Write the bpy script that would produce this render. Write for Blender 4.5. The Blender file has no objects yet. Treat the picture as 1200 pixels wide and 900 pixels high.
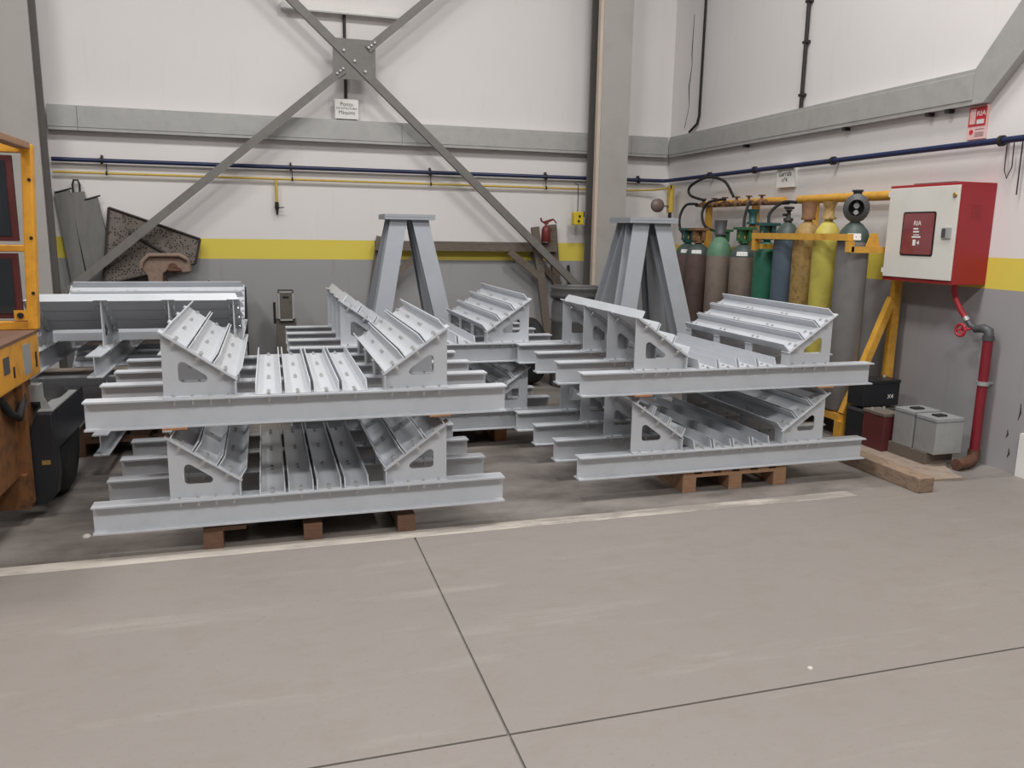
import bpy, bmesh, math, random
from mathutils import Vector, Matrix

random.seed(7)
scene = bpy.context.scene
COL = scene.collection
PI = math.pi

# ------------------------------------------------------------------ camera
CAM_H = 1.70
FPX = 942.5                                   # focal length in pixels of a 1200 x 900 frame
cam_d = bpy.data.cameras.new('camera')
cam_d.sensor_fit = 'HORIZONTAL'
cam_d.sensor_width = 36.0
cam_d.lens = FPX / 1200.0 * 36.0
cam_d.clip_end = 200
cam = bpy.data.objects.new('camera', cam_d)
COL.objects.link(cam)
_va = Vector((312 - 600, 267 - 450, FPX)).normalized()      # vanishing point of the depth axis
_vb = Vector((3765 - 600, 323 - 450, FPX)).normalized()     # vanishing point of the back wall
_vb = (_vb - _va * _vb.dot(_va)).normalized()
_vz = _vb.cross(_va)
if _vz.y > 0:
    _vz = -_vz
ROWS = Matrix((_vb, _va, _vz))                # world = ROWS @ camera (x right, y down, z forward)
_r, _d, _f = ROWS.col[0], ROWS.col[1], ROWS.col[2]
m4 = Matrix(((_r.x, -_d.x, -_f.x, 0), (_r.y, -_d.y, -_f.y, 0), (_r.z, -_d.z, -_f.z, CAM_H), (0, 0, 0, 1)))
cam.matrix_world = m4
scene.camera = cam

# ------------------------------------------------------------------ light
scene.view_settings.view_transform = 'Standard'
scene.view_settings.look = 'None'
scene.view_settings.gamma = 1.0
scene.view_settings.use_curve_mapping = False
scene.view_settings.exposure = -0.14
world = bpy.data.worlds.new('world')
scene.world = world
world.use_nodes = True
bg = world.node_tree.nodes['Background']
bg.inputs[0].default_value = (0.95, 0.97, 1.0, 1)
bg.inputs[1].default_value = 0.15


def hall_lamp(x, y, z, sx, sy, power, tilt=0.0):
    d = bpy.data.lights.new('hall_lamp', 'AREA')
    d.shape = 'RECTANGLE'
    d.size, d.size_y = sx, sy
    d.energy = power
    d.color = (1.0, 0.985, 0.965)
    o = bpy.data.objects.new('hall_lamp', d)
    o.location = (x, y, z)
    o.rotation_euler = (tilt, 0, 0)
    COL.objects.link(o)


for lx in (-4.2, -0.2, 3.4):
    hall_lamp(lx, 4.2, 7.6, 1.4, 1.4, 225)
    hall_lamp(lx, -2.0, 7.6, 1.4, 1.4, 260)

# ------------------------------------------------------------------ materials
MATS = {}


def new_mat(name):
    m = bpy.data.materials.new(name)
    m.use_nodes = True
    nt = m.node_tree
    b = nt.nodes['Principled BSDF']
    MATS[name] = m
    return m, nt, b


def s2l(c):
    return tuple(((v / 255.0) / 12.92 if v / 255.0 <= 0.04045 else ((v / 255.0 + 0.055) / 1.055) ** 2.4) for v in c) + (1.0,)


def N(nt, kind, **kw):
    n = nt.nodes.new(kind)
    for k, v in kw.items():
        setattr(n, k, v)
    return n


def mixc(nt, fac, a, b, mode='MIX'):
    n = nt.nodes.new('ShaderNodeMix')
    n.data_type = 'RGBA'
    n.blend_type = mode
    if isinstance(fac, (int, float)):
        n.inputs[0].default_value = fac
    else:
        nt.links.new(fac, n.inputs[0])
    for i, v in ((6, a), (7, b)):
        if isinstance(v, tuple):
            n.inputs[i].default_value = v
        else:
            nt.links.new(v, n.inputs[i])
    return n.outputs[2]


def noise(nt, vec, scale, detail=4.0, rough=0.55):
    n = nt.nodes.new('ShaderNodeTexNoise')
    n.inputs['Scale'].default_value = scale
    n.inputs['Detail'].default_value = detail
    n.inputs['Roughness'].default_value = rough
    if vec is not None:
        nt.links.new(vec, n.inputs['Vector'])
    return n.outputs['Fac']


def ramp(nt, fac, p0, p1, c0=(0, 0, 0, 1), c1=(1, 1, 1, 1)):
    n = nt.nodes.new('ShaderNodeValToRGB')
    n.color_ramp.elements[0].position = p0
    n.color_ramp.elements[1].position = p1
    n.color_ramp.elements[0].color = c0
    n.color_ramp.elements[1].color = c1
    nt.links.new(fac, n.inputs[0])
    return n.outputs[0]


def mapped(nt, src, scale):
    mp = nt.nodes.new('ShaderNodeMapping')
    mp.inputs['Scale'].default_value = scale
    nt.links.new(src, mp.inputs['Vector'])
    return mp.outputs[0]


def bump(nt, b, h, strength, dist=0.01):
    n = nt.nodes.new('ShaderNodeBump')
    n.inputs['Strength'].default_value = strength
    n.inputs['Distance'].default_value = dist
    nt.links.new(h, n.inputs['Height'])
    nt.links.new(n.outputs[0], b.inputs['Normal'])


def paint(name, rgb, rough=0.5, metal=0.0, dirt=None, dirt_amt=0.35, scale=6.0, var=0.08, stretch=(1, 1, 1), bmp=0.0, fine=60.0, p=(0.48, 0.72)):
    """painted or plain surface with slight mottling and optional dirt / rust patches"""
    m, nt, b = new_mat(name)
    tc = N(nt, 'ShaderNodeTexCoord')
    v = mapped(nt, tc.outputs['Object'], stretch)
    c = s2l(rgb)
    dk = tuple(x * (1 - 2 * var) for x in c[:3]) + (1,)
    lt = tuple(min(1, x * (1 + var)) for x in c[:3]) + (1,)
    out = mixc(nt, noise(nt, v, scale), dk, lt)
    if dirt:
        f = ramp(nt, noise(nt, v, scale * 1.7, 6.0, 0.65), p[0], p[1])
        mul = N(nt, 'ShaderNodeMath', operation='MULTIPLY')
        nt.links.new(f, mul.inputs[0])
        mul.inputs[1].default_value = dirt_amt
        out = mixc(nt, mul.outputs[0], out, s2l(dirt))
    nt.links.new(out, b.inputs['Base Color'])
    b.inputs['Roughness'].default_value = rough
    b.inputs['Metallic'].default_value = metal
    if bmp:
        bump(nt, b, noise(nt, v, fine, 3.0), bmp, 0.004)
    return m


paint('grey_paint', (196, 199, 204), 0.36, 0.0, (172, 174, 178), 0.25, 4.0, 0.03)
paint('pyramid_paint', (158, 162, 168), 0.5, 0.0, (142, 143, 146), 0.3, 3.0, 0.04)
paint('bolt_zinc', (196, 196, 194), 0.35, 0.5)
paint('galvanised', (178, 177, 174), 0.45, 0.2, (152, 151, 148), 0.4, 5.0, 0.06)
paint('brace_steel', (126, 123, 119), 0.55, 0.1, (100, 96, 92), 0.5, 5.0, 0.08)
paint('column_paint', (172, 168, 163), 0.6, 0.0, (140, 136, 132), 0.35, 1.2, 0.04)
paint('column_shaded', (112, 108, 104), 0.6, 0.0, (92, 86, 82), 0.35, 2.0, 0.05)  # column paint darkened, shade on web and rear flange put into the colour
paint('pallet_wood', (116, 86, 68), 0.85, 0.0, (76, 54, 44), 0.7, 9.0, 0.15, (1, 6, 6), 0.3)
paint('pallet_wood_pale', (160, 124, 96), 0.85, 0.0, (108, 78, 60), 0.6, 9.0, 0.12, (1, 6, 6), 0.3)
paint('shim_wood', (172, 122, 84), 0.85, 0.0, (130, 84, 56), 0.5, 20.0, 0.12)
paint('old_timber', (118, 108, 98), 0.9, 0.0, (78, 68, 60), 0.7, 8.0, 0.12, (1, 6, 6), 0.3)
paint('sleeper_wood', (150, 128, 108), 0.9, 0.0, (84, 68, 58), 0.8, 7.0, 0.12, (4, 1, 4), 0.4)
paint('ply_wood', (158, 142, 128), 0.85, 0.0, (112, 94, 82), 0.7, 6.0, 0.1)
paint('blue_pipe', (30, 42, 80), 0.4, 0.0, (24, 30, 52), 0.4, 8.0, 0.06)
paint('yellow_pipe', (206, 176, 78), 0.45, 0.0, (160, 130, 60), 0.4, 8.0, 0.06)
paint('dark_metal', (52, 50, 50), 0.5, 0.4, (84, 70, 58), 0.3, 10.0, 0.1)
paint('black_rubber', (30, 30, 32), 0.75, 0.0, (64, 60, 56), 0.5, 7.0, 0.1, bmp=0.2)
paint('black_plastic', (34, 36, 40), 0.4)
paint('machine_yellow', (222, 158, 50), 0.45, 0.0, (150, 92, 40), 0.6, 5.0, 0.06)
paint('machine_dirty', (128, 84, 46), 0.7, 0.0, (48, 38, 32), 0.95, 6.0, 0.12)
paint('gasket_red', (96, 40, 38), 0.6)
paint('cabinet_red', (158, 36, 44), 0.45, 0.0, (142, 34, 40), 0.4, 3.0, 0.04)
paint('cabinet_white', (224, 221, 213), 0.45, 0.0, (206, 202, 192), 0.4, 3.0, 0.02)
paint('pipe_red', (132, 32, 44), 0.45, 0.0, (110, 30, 36), 0.5, 8.0, 0.06)
paint('hose_red', (186, 52, 62), 0.5)
paint('rusty', (104, 70, 54), 0.85, 0.0, (64, 44, 36), 0.8, 12.0, 0.15, bmp=0.3)
paint('cast_brown', (142, 120, 106), 0.75, 0.0, (112, 84, 72), 0.7, 14.0, 0.12, bmp=0.3)
paint('scrap_dark', (66, 60, 58), 0.85, 0.0, (44, 38, 36), 0.7, 8.0, 0.15)
paint('drum_grey', (98, 98, 98), 0.5, 0.1, (72, 72, 70), 0.6, 6.0, 0.08)
paint('plank_grey', (122, 120, 117), 0.6, 0.1, (100, 100, 98), 0.6, 3.0, 0.08, (3, 3, 0.6))
paint('box_taupe', (104, 97, 90), 0.6, 0.1, (74, 68, 62), 0.6, 8.0, 0.08)
paint('battery_maroon', (98, 44, 46), 0.5, 0.0, (70, 36, 38), 0.5, 8.0, 0.08)
paint('tin_grey', (178, 180, 180), 0.4, 0.4, (150, 150, 150), 0.5, 5.0, 0.05)
paint('sign_white', (236, 234, 230), 0.6)
paint('sign_red', (206, 48, 58), 0.5)
paint('sign_pink', (238, 196, 192), 0.6)
paint('ink', (24, 24, 26), 0.7)
paint('white_ink', (240, 238, 236), 0.6)
paint('lit_edge_pale', (206, 190, 174), 0.6, 0.0, (186, 160, 140), 0.4, 4.0)
paint('brass', (176, 146, 86), 0.35, 0.6)
paint('rack_orange', (220, 166, 66), 0.5, 0.0, (168, 108, 50), 0.6, 7.0, 0.06)
paint('hazard_yellow', (224, 196, 40), 0.5)
paint('litter', (206, 200, 192), 0.8)
paint('extinguisher_red', (122, 48, 50), 0.4, 0.0, (90, 34, 36), 0.4, 10.0)
paint('cyl_brown_dark', (98, 80, 74), 0.6, 0.0, (78, 58, 52), 0.7, 5.0, 0.08)
paint('cyl_taupe', (134, 120, 110), 0.6, 0.0, (112, 96, 88), 0.6, 5.0, 0.06)
paint('cyl_green', (52, 116, 92), 0.45, 0.0, (40, 92, 74), 0.5, 5.0, 0.06)
paint('cyl_green_light', (96, 136, 108), 0.55, 0.0, (70, 104, 84), 0.5, 8.0, 0.06)
paint('cyl_blue', (94, 108, 122), 0.5, 0.0, (76, 88, 100), 0.5, 5.0, 0.06)
paint('cyl_shoulder_dark', (70, 84, 80), 0.5, 0.0, (52, 60, 60), 0.5, 8.0, 0.06)
paint('cyl_ochre', (172, 142, 84), 0.6, 0.0, (112, 78, 50), 0.8, 14.0, 0.08)
paint('cyl_yellow', (206, 192, 90), 0.5, 0.0, (168, 148, 78), 0.5, 6.0, 0.06)
paint('cyl_grey', (130, 128, 127), 0.5, 0.0, (112, 108, 106), 0.5, 4.0, 0.05)
paint('cap_teal', (38, 84, 82), 0.45)
paint('cap_green', (52, 104, 66), 0.5)
paint('cap_grey', (84, 84, 86), 0.5, 0.2)
paint('cap_rust', (132, 96, 66), 0.7, 0.0, (92, 62, 44), 0.7, 16.0)
paint('gauge_face', (130, 110, 104), 0.4)


def glass_mat(name, rgb, rough=0.08):
    m, nt, b = new_mat(name)
    b.inputs['Base Color'].default_value = s2l(rgb)
    b.inputs['Roughness'].default_value = rough
    b.inputs['Coat Weight'].default_value = 0.5
    return m


glass_mat('dark_glass', (44, 48, 52))
glass_mat('red_pane', (134, 62, 66), 0.15)


def wall_material():
    m, nt, b = new_mat('wall_paint')
    geo = N(nt, 'ShaderNodeNewGeometry')
    sep = N(nt, 'ShaderNodeSeparateXYZ')
    nt.links.new(geo.outputs['Position'], sep.inputs[0])
    pos = geo.outputs['Position']

    def above(z):
        n = N(nt, 'ShaderNodeMath', operation='GREATER_THAN')
        nt.links.new(sep.outputs['Z'], n.inputs[0])
        n.inputs[1].default_value = z
        return n.outputs[0]
    n1 = noise(nt, pos, 0.7, 5.0)
    n2 = noise(nt, mapped(nt, pos, (5, 5, 0.6)), 2.2, 4.0)
    grey = mixc(nt, n1, s2l((152, 149, 151)), s2l((166, 164, 166)))
    grey = mixc(nt, ramp(nt, n2, 0.6, 0.95), grey, s2l((146, 141, 142)))
    yel = mixc(nt, n1, s2l((222, 200, 74)), s2l((230, 212, 98)))
    wht = mixc(nt, n1, s2l((222, 217, 215)), s2l((234, 230, 228)))
    wht = mixc(nt, ramp(nt, n2, 0.6, 1.0), wht, s2l((218, 211, 207)))
    c = mixc(nt, above(1.335), grey, yel)
    c = mixc(nt, above(1.568), c, wht)
    nt.links.new(c, b.inputs['Base Color'])
    b.inputs['Roughness'].default_value = 0.7
    bump(nt, b, noise(nt, pos, 30.0, 3.0), 0.06, 0.004)
    return m


def floor_material():
    m, nt, b = new_mat('concrete')
    geo = N(nt, 'ShaderNodeNewGeometry')
    pos = geo.outputs['Position']
    big = noise(nt, pos, 0.55, 6.0, 0.6)
    mid = noise(nt, mapped(nt, pos, (1.0, 1.6, 1)), 3.4, 8.0, 0.7)
    fine = noise(nt, pos, 45.0, 3.0)
    c = mixc(nt, big, s2l((129, 122, 117)), s2l((143, 136, 131)))
    c = mixc(nt, ramp(nt, mid, 0.50, 0.85), c, s2l((128, 120, 113)))
    # dusty lighter swipes
    sw = noise(nt, mapped(nt, pos, (0.5, 4.0, 1)), 1.1, 7.0, 0.7)
    c = mixc(nt, ramp(nt, sw, 0.56, 0.80), c, s2l((156, 150, 144)))
    # worn, oil-stained storage bay behind the painted line
    sep = N(nt, 'ShaderNodeSeparateXYZ')
    nt.links.new(pos, sep.inputs[0])
    bay = N(nt, 'ShaderNodeMath', operation='GREATER_THAN')
    nt.links.new(sep.outputs['Y'], bay.inputs[0])
    bay.inputs[1].default_value = 4.36
    st = ramp(nt, noise(nt, mapped(nt, pos, (1.0, 1.8, 1)), 1.3, 6.0, 0.62), 0.42, 0.66)
    mul = N(nt, 'ShaderNodeMath', operation='MULTIPLY')
    nt.links.new(bay.outputs[0], mul.inputs[0])
    nt.links.new(st, mul.inputs[1])
    mul2 = N(nt, 'ShaderNodeMath', operation='MULTIPLY')
    nt.links.new(mul.outputs[0], mul2.inputs[0])
    mul2.inputs[1].default_value = 0.85
    c = mixc(nt, mul2.outputs[0], c, s2l((82, 75, 70)))
    c = mixc(nt, ramp(nt, fine, 0.22, 0.42), s2l((128, 121, 115)), c)
    spots = noise(nt, pos, 9.0, 5.0, 0.7)
    c = mixc(nt, ramp(nt, spots, 0.68, 0.80), c, s2l((104, 96, 90)))
    nt.links.new(c, b.inputs['Base Color'])
    r = N(nt, 'ShaderNodeMapRange')
    nt.links.new(mid, r.inputs[0])
    r.inputs[3].default_value = 0.42
    r.inputs[4].default_value = 0.68
    nt.links.new(r.outputs[0], b.inputs['Roughness'])
    bump(nt, b, fine, 0.10, 0.003)
    return m


def line_material():
    m, nt, b = new_mat('line_paint')
    geo = N(nt, 'ShaderNodeNewGeometry')
    pos = geo.outputs['Position']
    sep = N(nt, 'ShaderNodeSeparateXYZ')
    nt.links.new(pos, sep.inputs[0])
    wear = noise(nt, mapped(nt, pos, (0.8, 3.5, 1)), 2.6, 7.0, 0.7)
    r = N(nt, 'ShaderNodeMapRange')
    nt.links.new(sep.outputs['X'], r.inputs[0])
    r.inputs[1].default_value = -0.5
    r.inputs[2].default_value = 3.6
    r.inputs[3].default_value = -0.10
    r.inputs[4].default_value = 0.10
    add = N(nt, 'ShaderNodeMath', operation='ADD')
    nt.links.new(wear, add.inputs[0])
    nt.links.new(r.outputs[0], add.inputs[1])
    c = mixc(nt, ramp(nt, add.outputs[0], 0.42, 0.60), s2l((190, 182, 172)), s2l((142, 135, 128)))
    nt.links.new(c, b.inputs['Base Color'])
    b.inputs['Roughness'].default_value = 0.6
    return m


def perforated_material():
    m, nt, b = new_mat('perforated_rust')
    tc = N(nt, 'ShaderNodeTexCoord')
    v = N(nt, 'ShaderNodeTexVoronoi')
    v.inputs['Scale'].default_value = 34.0
    v.inputs['Randomness'].default_value = 0.7
    nt.links.new(tc.outputs['Object'], v.inputs['Vector'])
    base = mixc(nt, noise(nt, tc.outputs['Object'], 7.0), s2l((78, 70, 64)), s2l((128, 118, 110)))
    hole = ramp(nt, v.outputs['Distance'], 0.30, 0.36)
    c = mixc(nt, hole, s2l((38, 34, 32)), base)
    nt.links.new(c, b.inputs['Base Color'])
    b.inputs['Roughness'].default_value = 0.8
    return m


wall_material(); floor_material(); line_material(); perforated_material()

# ------------------------------------------------------------------ mesh helpers


class MB:
    def __init__(self):
        self.v = []
        self.f = []
        self.smooth = set()

    def add(self, verts, faces, smooth=False):
        o = len(self.v)
        self.v += [tuple(p) for p in verts]
        for fc in faces:
            if smooth:
                self.smooth.add(len(self.f))
            self.f.append(tuple(i + o for i in fc))
        return self

    def box(self, c, s, rot=None):
        hx, hy, hz = s[0] / 2, s[1] / 2, s[2] / 2
        vs = [Vector((x, y, z)) for x in (-hx, hx) for y in (-hy, hy) for z in (-hz, hz)]
        if rot is not None:
            vs = [rot @ p for p in vs]
        cc = Vector(c)
        return self.add([p + cc for p in vs], [(0, 1, 3, 2), (4, 6, 7, 5), (0, 4, 5, 1), (2, 3, 7, 6), (0, 2, 6, 4), (1, 5, 7, 3)])

    def bx(self, x0, x1, y0, y1, z0, z1):
        return self.box(((x0 + x1) / 2, (y0 + y1) / 2, (z0 + z1) / 2), (x1 - x0, y1 - y0, z1 - z0))

    def prism(self, pts, M, L):
        """profile pts (u, v) extruded by L along local w; M maps (u, v, w) to space"""
        n = len(pts)
        a = [M @ Vector((p[0], p[1], 0)) for p in pts]
        b = [M @ Vector((p[0], p[1], L)) for p in pts]
        fs = [(i, (i + 1) % n, n + (i + 1) % n, n + i) for i in range(n)]
        fs.append(tuple(range(n - 1, -1, -1)))
        fs.append(tuple(range(n, 2 * n)))
        return self.add(a + b, fs)

    def tube(self, path, r, seg=10, cap=True, smooth=True):
        path = [Vector(p) for p in path]
        rs = r if isinstance(r, (list, tuple)) else [r] * len(path)
        rings = []
        prev = None
        for i, p in enumerate(path):
            if i == 0:
                t = path[1] - p
            elif i == len(path) - 1:
                t = p - path[i - 1]
            else:
                t = (path[i + 1] - p).normalized() + (p - path[i - 1]).normalized()
            t.normalize()
            if prev is None:
                up = Vector((0, 0, 1)) if abs(t.z) < 0.9 else Vector((1, 0, 0))
                u = t.cross(up).normalized()
            else:
                u = (prev - t * prev.dot(t)).normalized()
            prev = u
            w = t.cross(u)
            rings.append([p + (u * math.cos(2 * PI * k / seg) + w * math.sin(2 * PI * k / seg)) * rs[i] for k in range(seg)])
        vs = [q for ring in rings for q in ring]
        fs = []
        for i in range(len(rings) - 1):
            for k in range(seg):
                k2 = (k + 1) % seg
                fs.append((i * seg + k, i * seg + k2, (i + 1) * seg + k2, (i + 1) * seg + k))
        self.add(vs, fs, smooth)
        if cap:
            self.add(rings[0], [tuple(range(seg - 1, -1, -1))])
            self.add(rings[-1], [tuple(range(seg))])
        return self

    def lathe(self, prof, c=(0, 0, 0), seg=20, M=None):
        """prof: (radius, height) list, bottom to top"""
        vs = []
        for (r, h) in prof:
            for k in range(seg):
                a = 2 * PI * k / seg
                p = Vector((r * math.cos(a), r * math.sin(a), h))
                if M is not None:
                    p = M @ p
                vs.append(p + Vector(c))
        fs = []
        for i in range(len(prof) - 1):
            for k in range(seg):
                k2 = (k + 1) % seg
                fs.append((i * seg + k, i * seg + k2, (i + 1) * seg + k2, (i + 1) * seg + k))
        self.add(vs, fs, True)
        n = len(prof)
        if prof[0][0] > 1e-5:
            self.add(vs[:seg], [tuple(range(seg - 1, -1, -1))])
        if prof[-1][0] > 1e-5:
            self.add(vs[(n - 1) * seg:], [tuple(range(seg))])
        return self

    def mesh(self, name, material):
        me = bpy.data.meshes.new(name)
        me.from_pydata(self.v, [], self.f)
        for i in self.smooth:
            me.polygons[i].use_smooth = True
        me.materials.append(MATS[material])
        bm = bmesh.new()
        bm.from_mesh(me)
        bmesh.ops.recalc_face_normals(bm, faces=bm.faces)
        bm.to_mesh(me)
        bm.free()
        me.update()
        return me

    def build(self, name, material, parent=None, loc=(0, 0, 0), rz=0.0, bevel=0.0):
        o = bpy.data.objects.new(name, self.mesh(name, material))
        COL.objects.link(o)
        o.location = loc
        o.rotation_euler.z = rz
        if parent is not None:
            o.parent = parent
        if bevel:
            md = o.modifiers.new('bevel', 'BEVEL')
            md.width = bevel
            md.segments = 2
            md.limit_method = 'ANGLE'
        return o


def tag(o, label, cat, group=None):
    o['label'] = label
    o['category'] = cat
    if group:
        o['group'] = group
    return o


def thing(name, label, cat, loc=(0, 0, 0), rz=0.0, group=None):
    o = bpy.data.objects.new(name, None)
    COL.objects.link(o)
    o.empty_display_size = 0.1
    o.location = loc
    o.rotation_euler.z = rz
    return tag(o, label, cat, group)


def copy_tree(o, parent=None):
    c = o.copy()
    COL.objects.link(c)
    c.parent = parent
    for ch in list(o.children):
        copy_tree(ch, c)
    return c


def rel(parent, p):
    """world point to a point relative to an unrotated thing"""
    return Vector(p) - Vector(parent.location)


def frame_axes(u, v, w, o=(0, 0, 0)):
    """matrix whose columns are u, v, w with origin o"""
    u, v, w = Vector(u), Vector(v), Vector(w)
    return Matrix(((u.x, v.x, w.x, o[0]), (u.y, v.y, w.y, o[1]), (u.z, v.z, w.z, o[2]), (0, 0, 0, 1)))


AX = frame_axes((0, 1, 0), (0, 0, 1), (1, 0, 0))          # profile in YZ, length along X
AY = frame_axes((1, 0, 0), (0, 0, 1), (0, 1, 0))          # profile in XZ, length along Y


def i_profile(w, h, tf, tw):
    a, b = w / 2, tw / 2
    return [(-a, 0), (a, 0), (a, tf), (b, tf), (b, h - tf), (a, h - tf), (a, h), (-a, h), (-a, h - tf), (-b, h - tf), (-b, tf), (-a, tf)]


def text_mesh(name, body, size, material, parent, M):
    cu = bpy.data.curves.new(name, 'FONT')
    cu.body = body
    cu.size = size
    cu.align_x = 'CENTER'
    cu.align_y = 'CENTER'
    cu.extrude = 0.0006
    t = bpy.data.objects.new('tmp_text', cu)
    COL.objects.link(t)
    dg = bpy.context.evaluated_depsgraph_get()
    me = bpy.data.meshes.new_from_object(t.evaluated_get(dg))
    bpy.data.objects.remove(t)
    bpy.data.curves.remove(cu)
    me.name = name
    me.transform(M)
    me.materials.clear()
    me.materials.append(MATS[material])
    o = bpy.data.objects.new(name, me)
    COL.objects.link(o)
    o.parent = parent
    return o


# ------------------------------------------------------------------ the setting
XW, YB = 5.22, 10.10

b = MB()
b.bx(-14, 14, -10, 16, -0.20, -0.012)
floor = b.build('floor', 'concrete')
floor['kind'] = 'structure'
JX, JY, JW = 0.733, 2.385, 0.005
xs = [-14, -5.3, JX, 14]
ys = [-10, JY, 16]
for i in range(3):
    for j in range(2):
        b = MB()
        b.bx(xs[i] + (JW if i else 0), xs[i + 1] - (JW if i < 2 else 0), ys[j] + (JW if j else 0), ys[j + 1] - (JW if j < 1 else 0), -0.03, 0.0)
        b.build('slab', 'concrete', floor)
b = MB()
b.bx(-6.0, 3.72, 4.255, 4.365, 0.0, 0.0015)
b.build('painted_line', 'line_paint', floor)

b = MB()
b.bx(-9, XW + 0.25, YB, YB + 0.25, -0.2, 7.5)
wb = b.build('wall_back', 'wall_paint')
wb['kind'] = 'structure'
b = MB()
b.bx(XW, XW + 0.25, -6.0, YB, -0.2, 7.5)
wr = b.build('wall_right', 'wall_paint')
wr['kind'] = 'structure'
# hairline crack in the right wall
b = MB()
cy = [(9.62, 4.4), (9.63, 3.95), (9.61, 3.8), (9.66, 3.55), (9.63, 3.3), (9.72, 3.05)]
b.tube([(XW - 0.001, y, z) for y, z in cy], [0.003, 0.007, 0.004, 0.008, 0.003, 0.004], 5)
b.build('crack', 'ink', wr)
# chipped paint near the wall's end
b = MB()
for (y, z, h) in ((4.42, 0.46, 0.07), (4.50, 0.28, 0.035), (4.47, 0.14, 0.04)):
    b.tube([(XW - 0.001, y, z + h), (XW - 0.001, y - 0.008, z), (XW - 0.001, y + 0.006, z - h * 0.8)], [0.002, 0.007, 0.002], 5)
b.build('chip', 'scrap_dark', wr)
b = MB()
b.bx(XW - 0.03, XW + 0.2, 3.30, 4.37, 0, 0.32)
o = b.build('trim_1', 'sign_white')
o['kind'] = 'structure'


def column(x0, x1, yf, side, label):
    w = x1 - x0
    yr = 9.965
    t = thing('steel_column', label, 'column', ((x0 + x1) / 2, (yf + yr) / 2, 0))
    d = (yr - yf) / 2
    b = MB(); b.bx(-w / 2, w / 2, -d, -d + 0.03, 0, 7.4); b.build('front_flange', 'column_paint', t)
    b = MB(); b.bx(-w / 2, w / 2, d - 0.03, d, 0, 7.4); b.build('rear_flange', 'column_shaded', t)
    b = MB(); b.bx(-0.02, 0.02, -d + 0.03, d - 0.03, 0, 7.4); b.build('web', 'column_shaded', t)
    return t


column(-2.85, -2.20, 9.62, 1, 'grey steel column behind the orange machine')
tc_ = column(3.98, 4.36, 9.55, -1, 'grey steel column near the wall corner behind the splayed leg stands')
# added strip, painted pale for light caught on that column's flange edge
b = MB(); b.bx(-0.235, -0.192, -0.205, -0.135, 0, 7.4); b.build('lit_edge', 'lit_edge_pale', tc_)

# ------------------------------------------------------------------ steel cradle frames
FL = 2.185                    # beam length
BH, BW = 0.150, 0.100         # beam height, flange width
SP = 0.443                    # beam spacing
CHL = 1.40                    # channel length
GX0, GX1 = 0.370, 0.725       # tall and short edge of the near gusset
HT, HS = 0.335, 0.085         # heights of its two edges
MID = 1.1075
TH = math.atan2(HT - HS, GX1 - GX0)
PT = 0.008

beam_b = MB()
beam_b.prism(i_profile(BW, BH, 0.009, 0.007), AX, FL)
beam_me = beam_b.mesh('beam', 'grey_paint')


def round_poly(pts, r, n=4):
    out = []
    k = len(pts)
    for i in range(k):
        p = Vector(pts[i]); a = (Vector(pts[i - 1]) - p); c = (Vector(pts[(i + 1) % k]) - p)
        a.normalize(); c.normalize()
        ang = a.angle(c)
        d = min(r / math.tan(ang / 2), 0.06)
        rr = d * math.tan(ang / 2)
        s, e = p + a * d, p + c * d
        cen = p + (a + c).normalized() * (rr / math.sin(ang / 2))
        a0 = math.atan2(s.y - cen.y, s.x - cen.x)
        a1 = math.atan2(e.y - cen.y, e.x - cen.x)
        da = (a1 - a0 + PI) % (2 * PI) - PI
        for q in range(n + 1):
            t = a0 + da * q / n
            out.append((cen.x + rr * math.cos(t), cen.y + rr * math.sin(t)))
    return out


def plate_with_hole(outer, inner, t, M):
    """flat plate with a hole, thickness t along w"""
    bm = bmesh.new()
    vo = [bm.verts.new((p[0], p[1], 0)) for p in outer]
    vi = [bm.verts.new((p[0], p[1], 0)) for p in inner]
    es = [bm.edges.new((vo[i], vo[(i + 1) % len(vo)])) for i in range(len(vo))]
    es += [bm.edges.new((vi[i], vi[(i + 1) % len(vi)])) for i in range(len(vi))]
    bmesh.ops.triangle_fill(bm, edges=es, use_beauty=True)
    r = bmesh.ops.extrude_face_region(bm, geom=list(bm.faces))
    bmesh.ops.translate(bm, vec=(0, 0, t), verts=[v for v in r['geom'] if isinstance(v, bmesh.types.BMVert)])
    bmesh.ops.recalc_face_normals(bm, faces=bm.faces)
    bmesh.ops.transform(bm, matrix=M, verts=bm.verts)
    bmesh.ops.recalc_face_normals(bm, faces=bm.faces)
    me = bpy.data.meshes.new('gusset')
    bm.to_mesh(me)
    bm.free()
    me.materials.append(MATS['grey_paint'])
    return me


GW = GX1 - GX0
g_outer = [(0, 0), (GW, 0), (GW, HS), (0, HT)]
g_hole = round_poly([(0.075, 0.075), (0.255, 0.075), (0.075, 0.205)], 0.022)
gus_me = {}
for sgn in (1, -1):
    M = frame_axes((sgn, 0, 0), (0, 0, 1), (0, 1, 0), (0, -PT / 2, 0))
    gus_me[sgn] = plate_with_hole(g_outer, g_hole, PT, M)
SLEN = math.hypot(GW, HT - HS)


def slope_M(sgn, y0, s0=0.0, lift=0.0):
    """axes on the slope of a bank: u down the slope, v out of it, w along the frame; origin at its apex"""
    u = Vector((sgn * math.cos(TH), 0, -math.sin(TH)))
    v = Vector((sgn * math.sin(TH), 0, math.cos(TH)))
    o = Vector((0, y0, HT)) + u * s0 + v * lift
    return frame_axes(u, v, (0, 1, 0), o)


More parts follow.
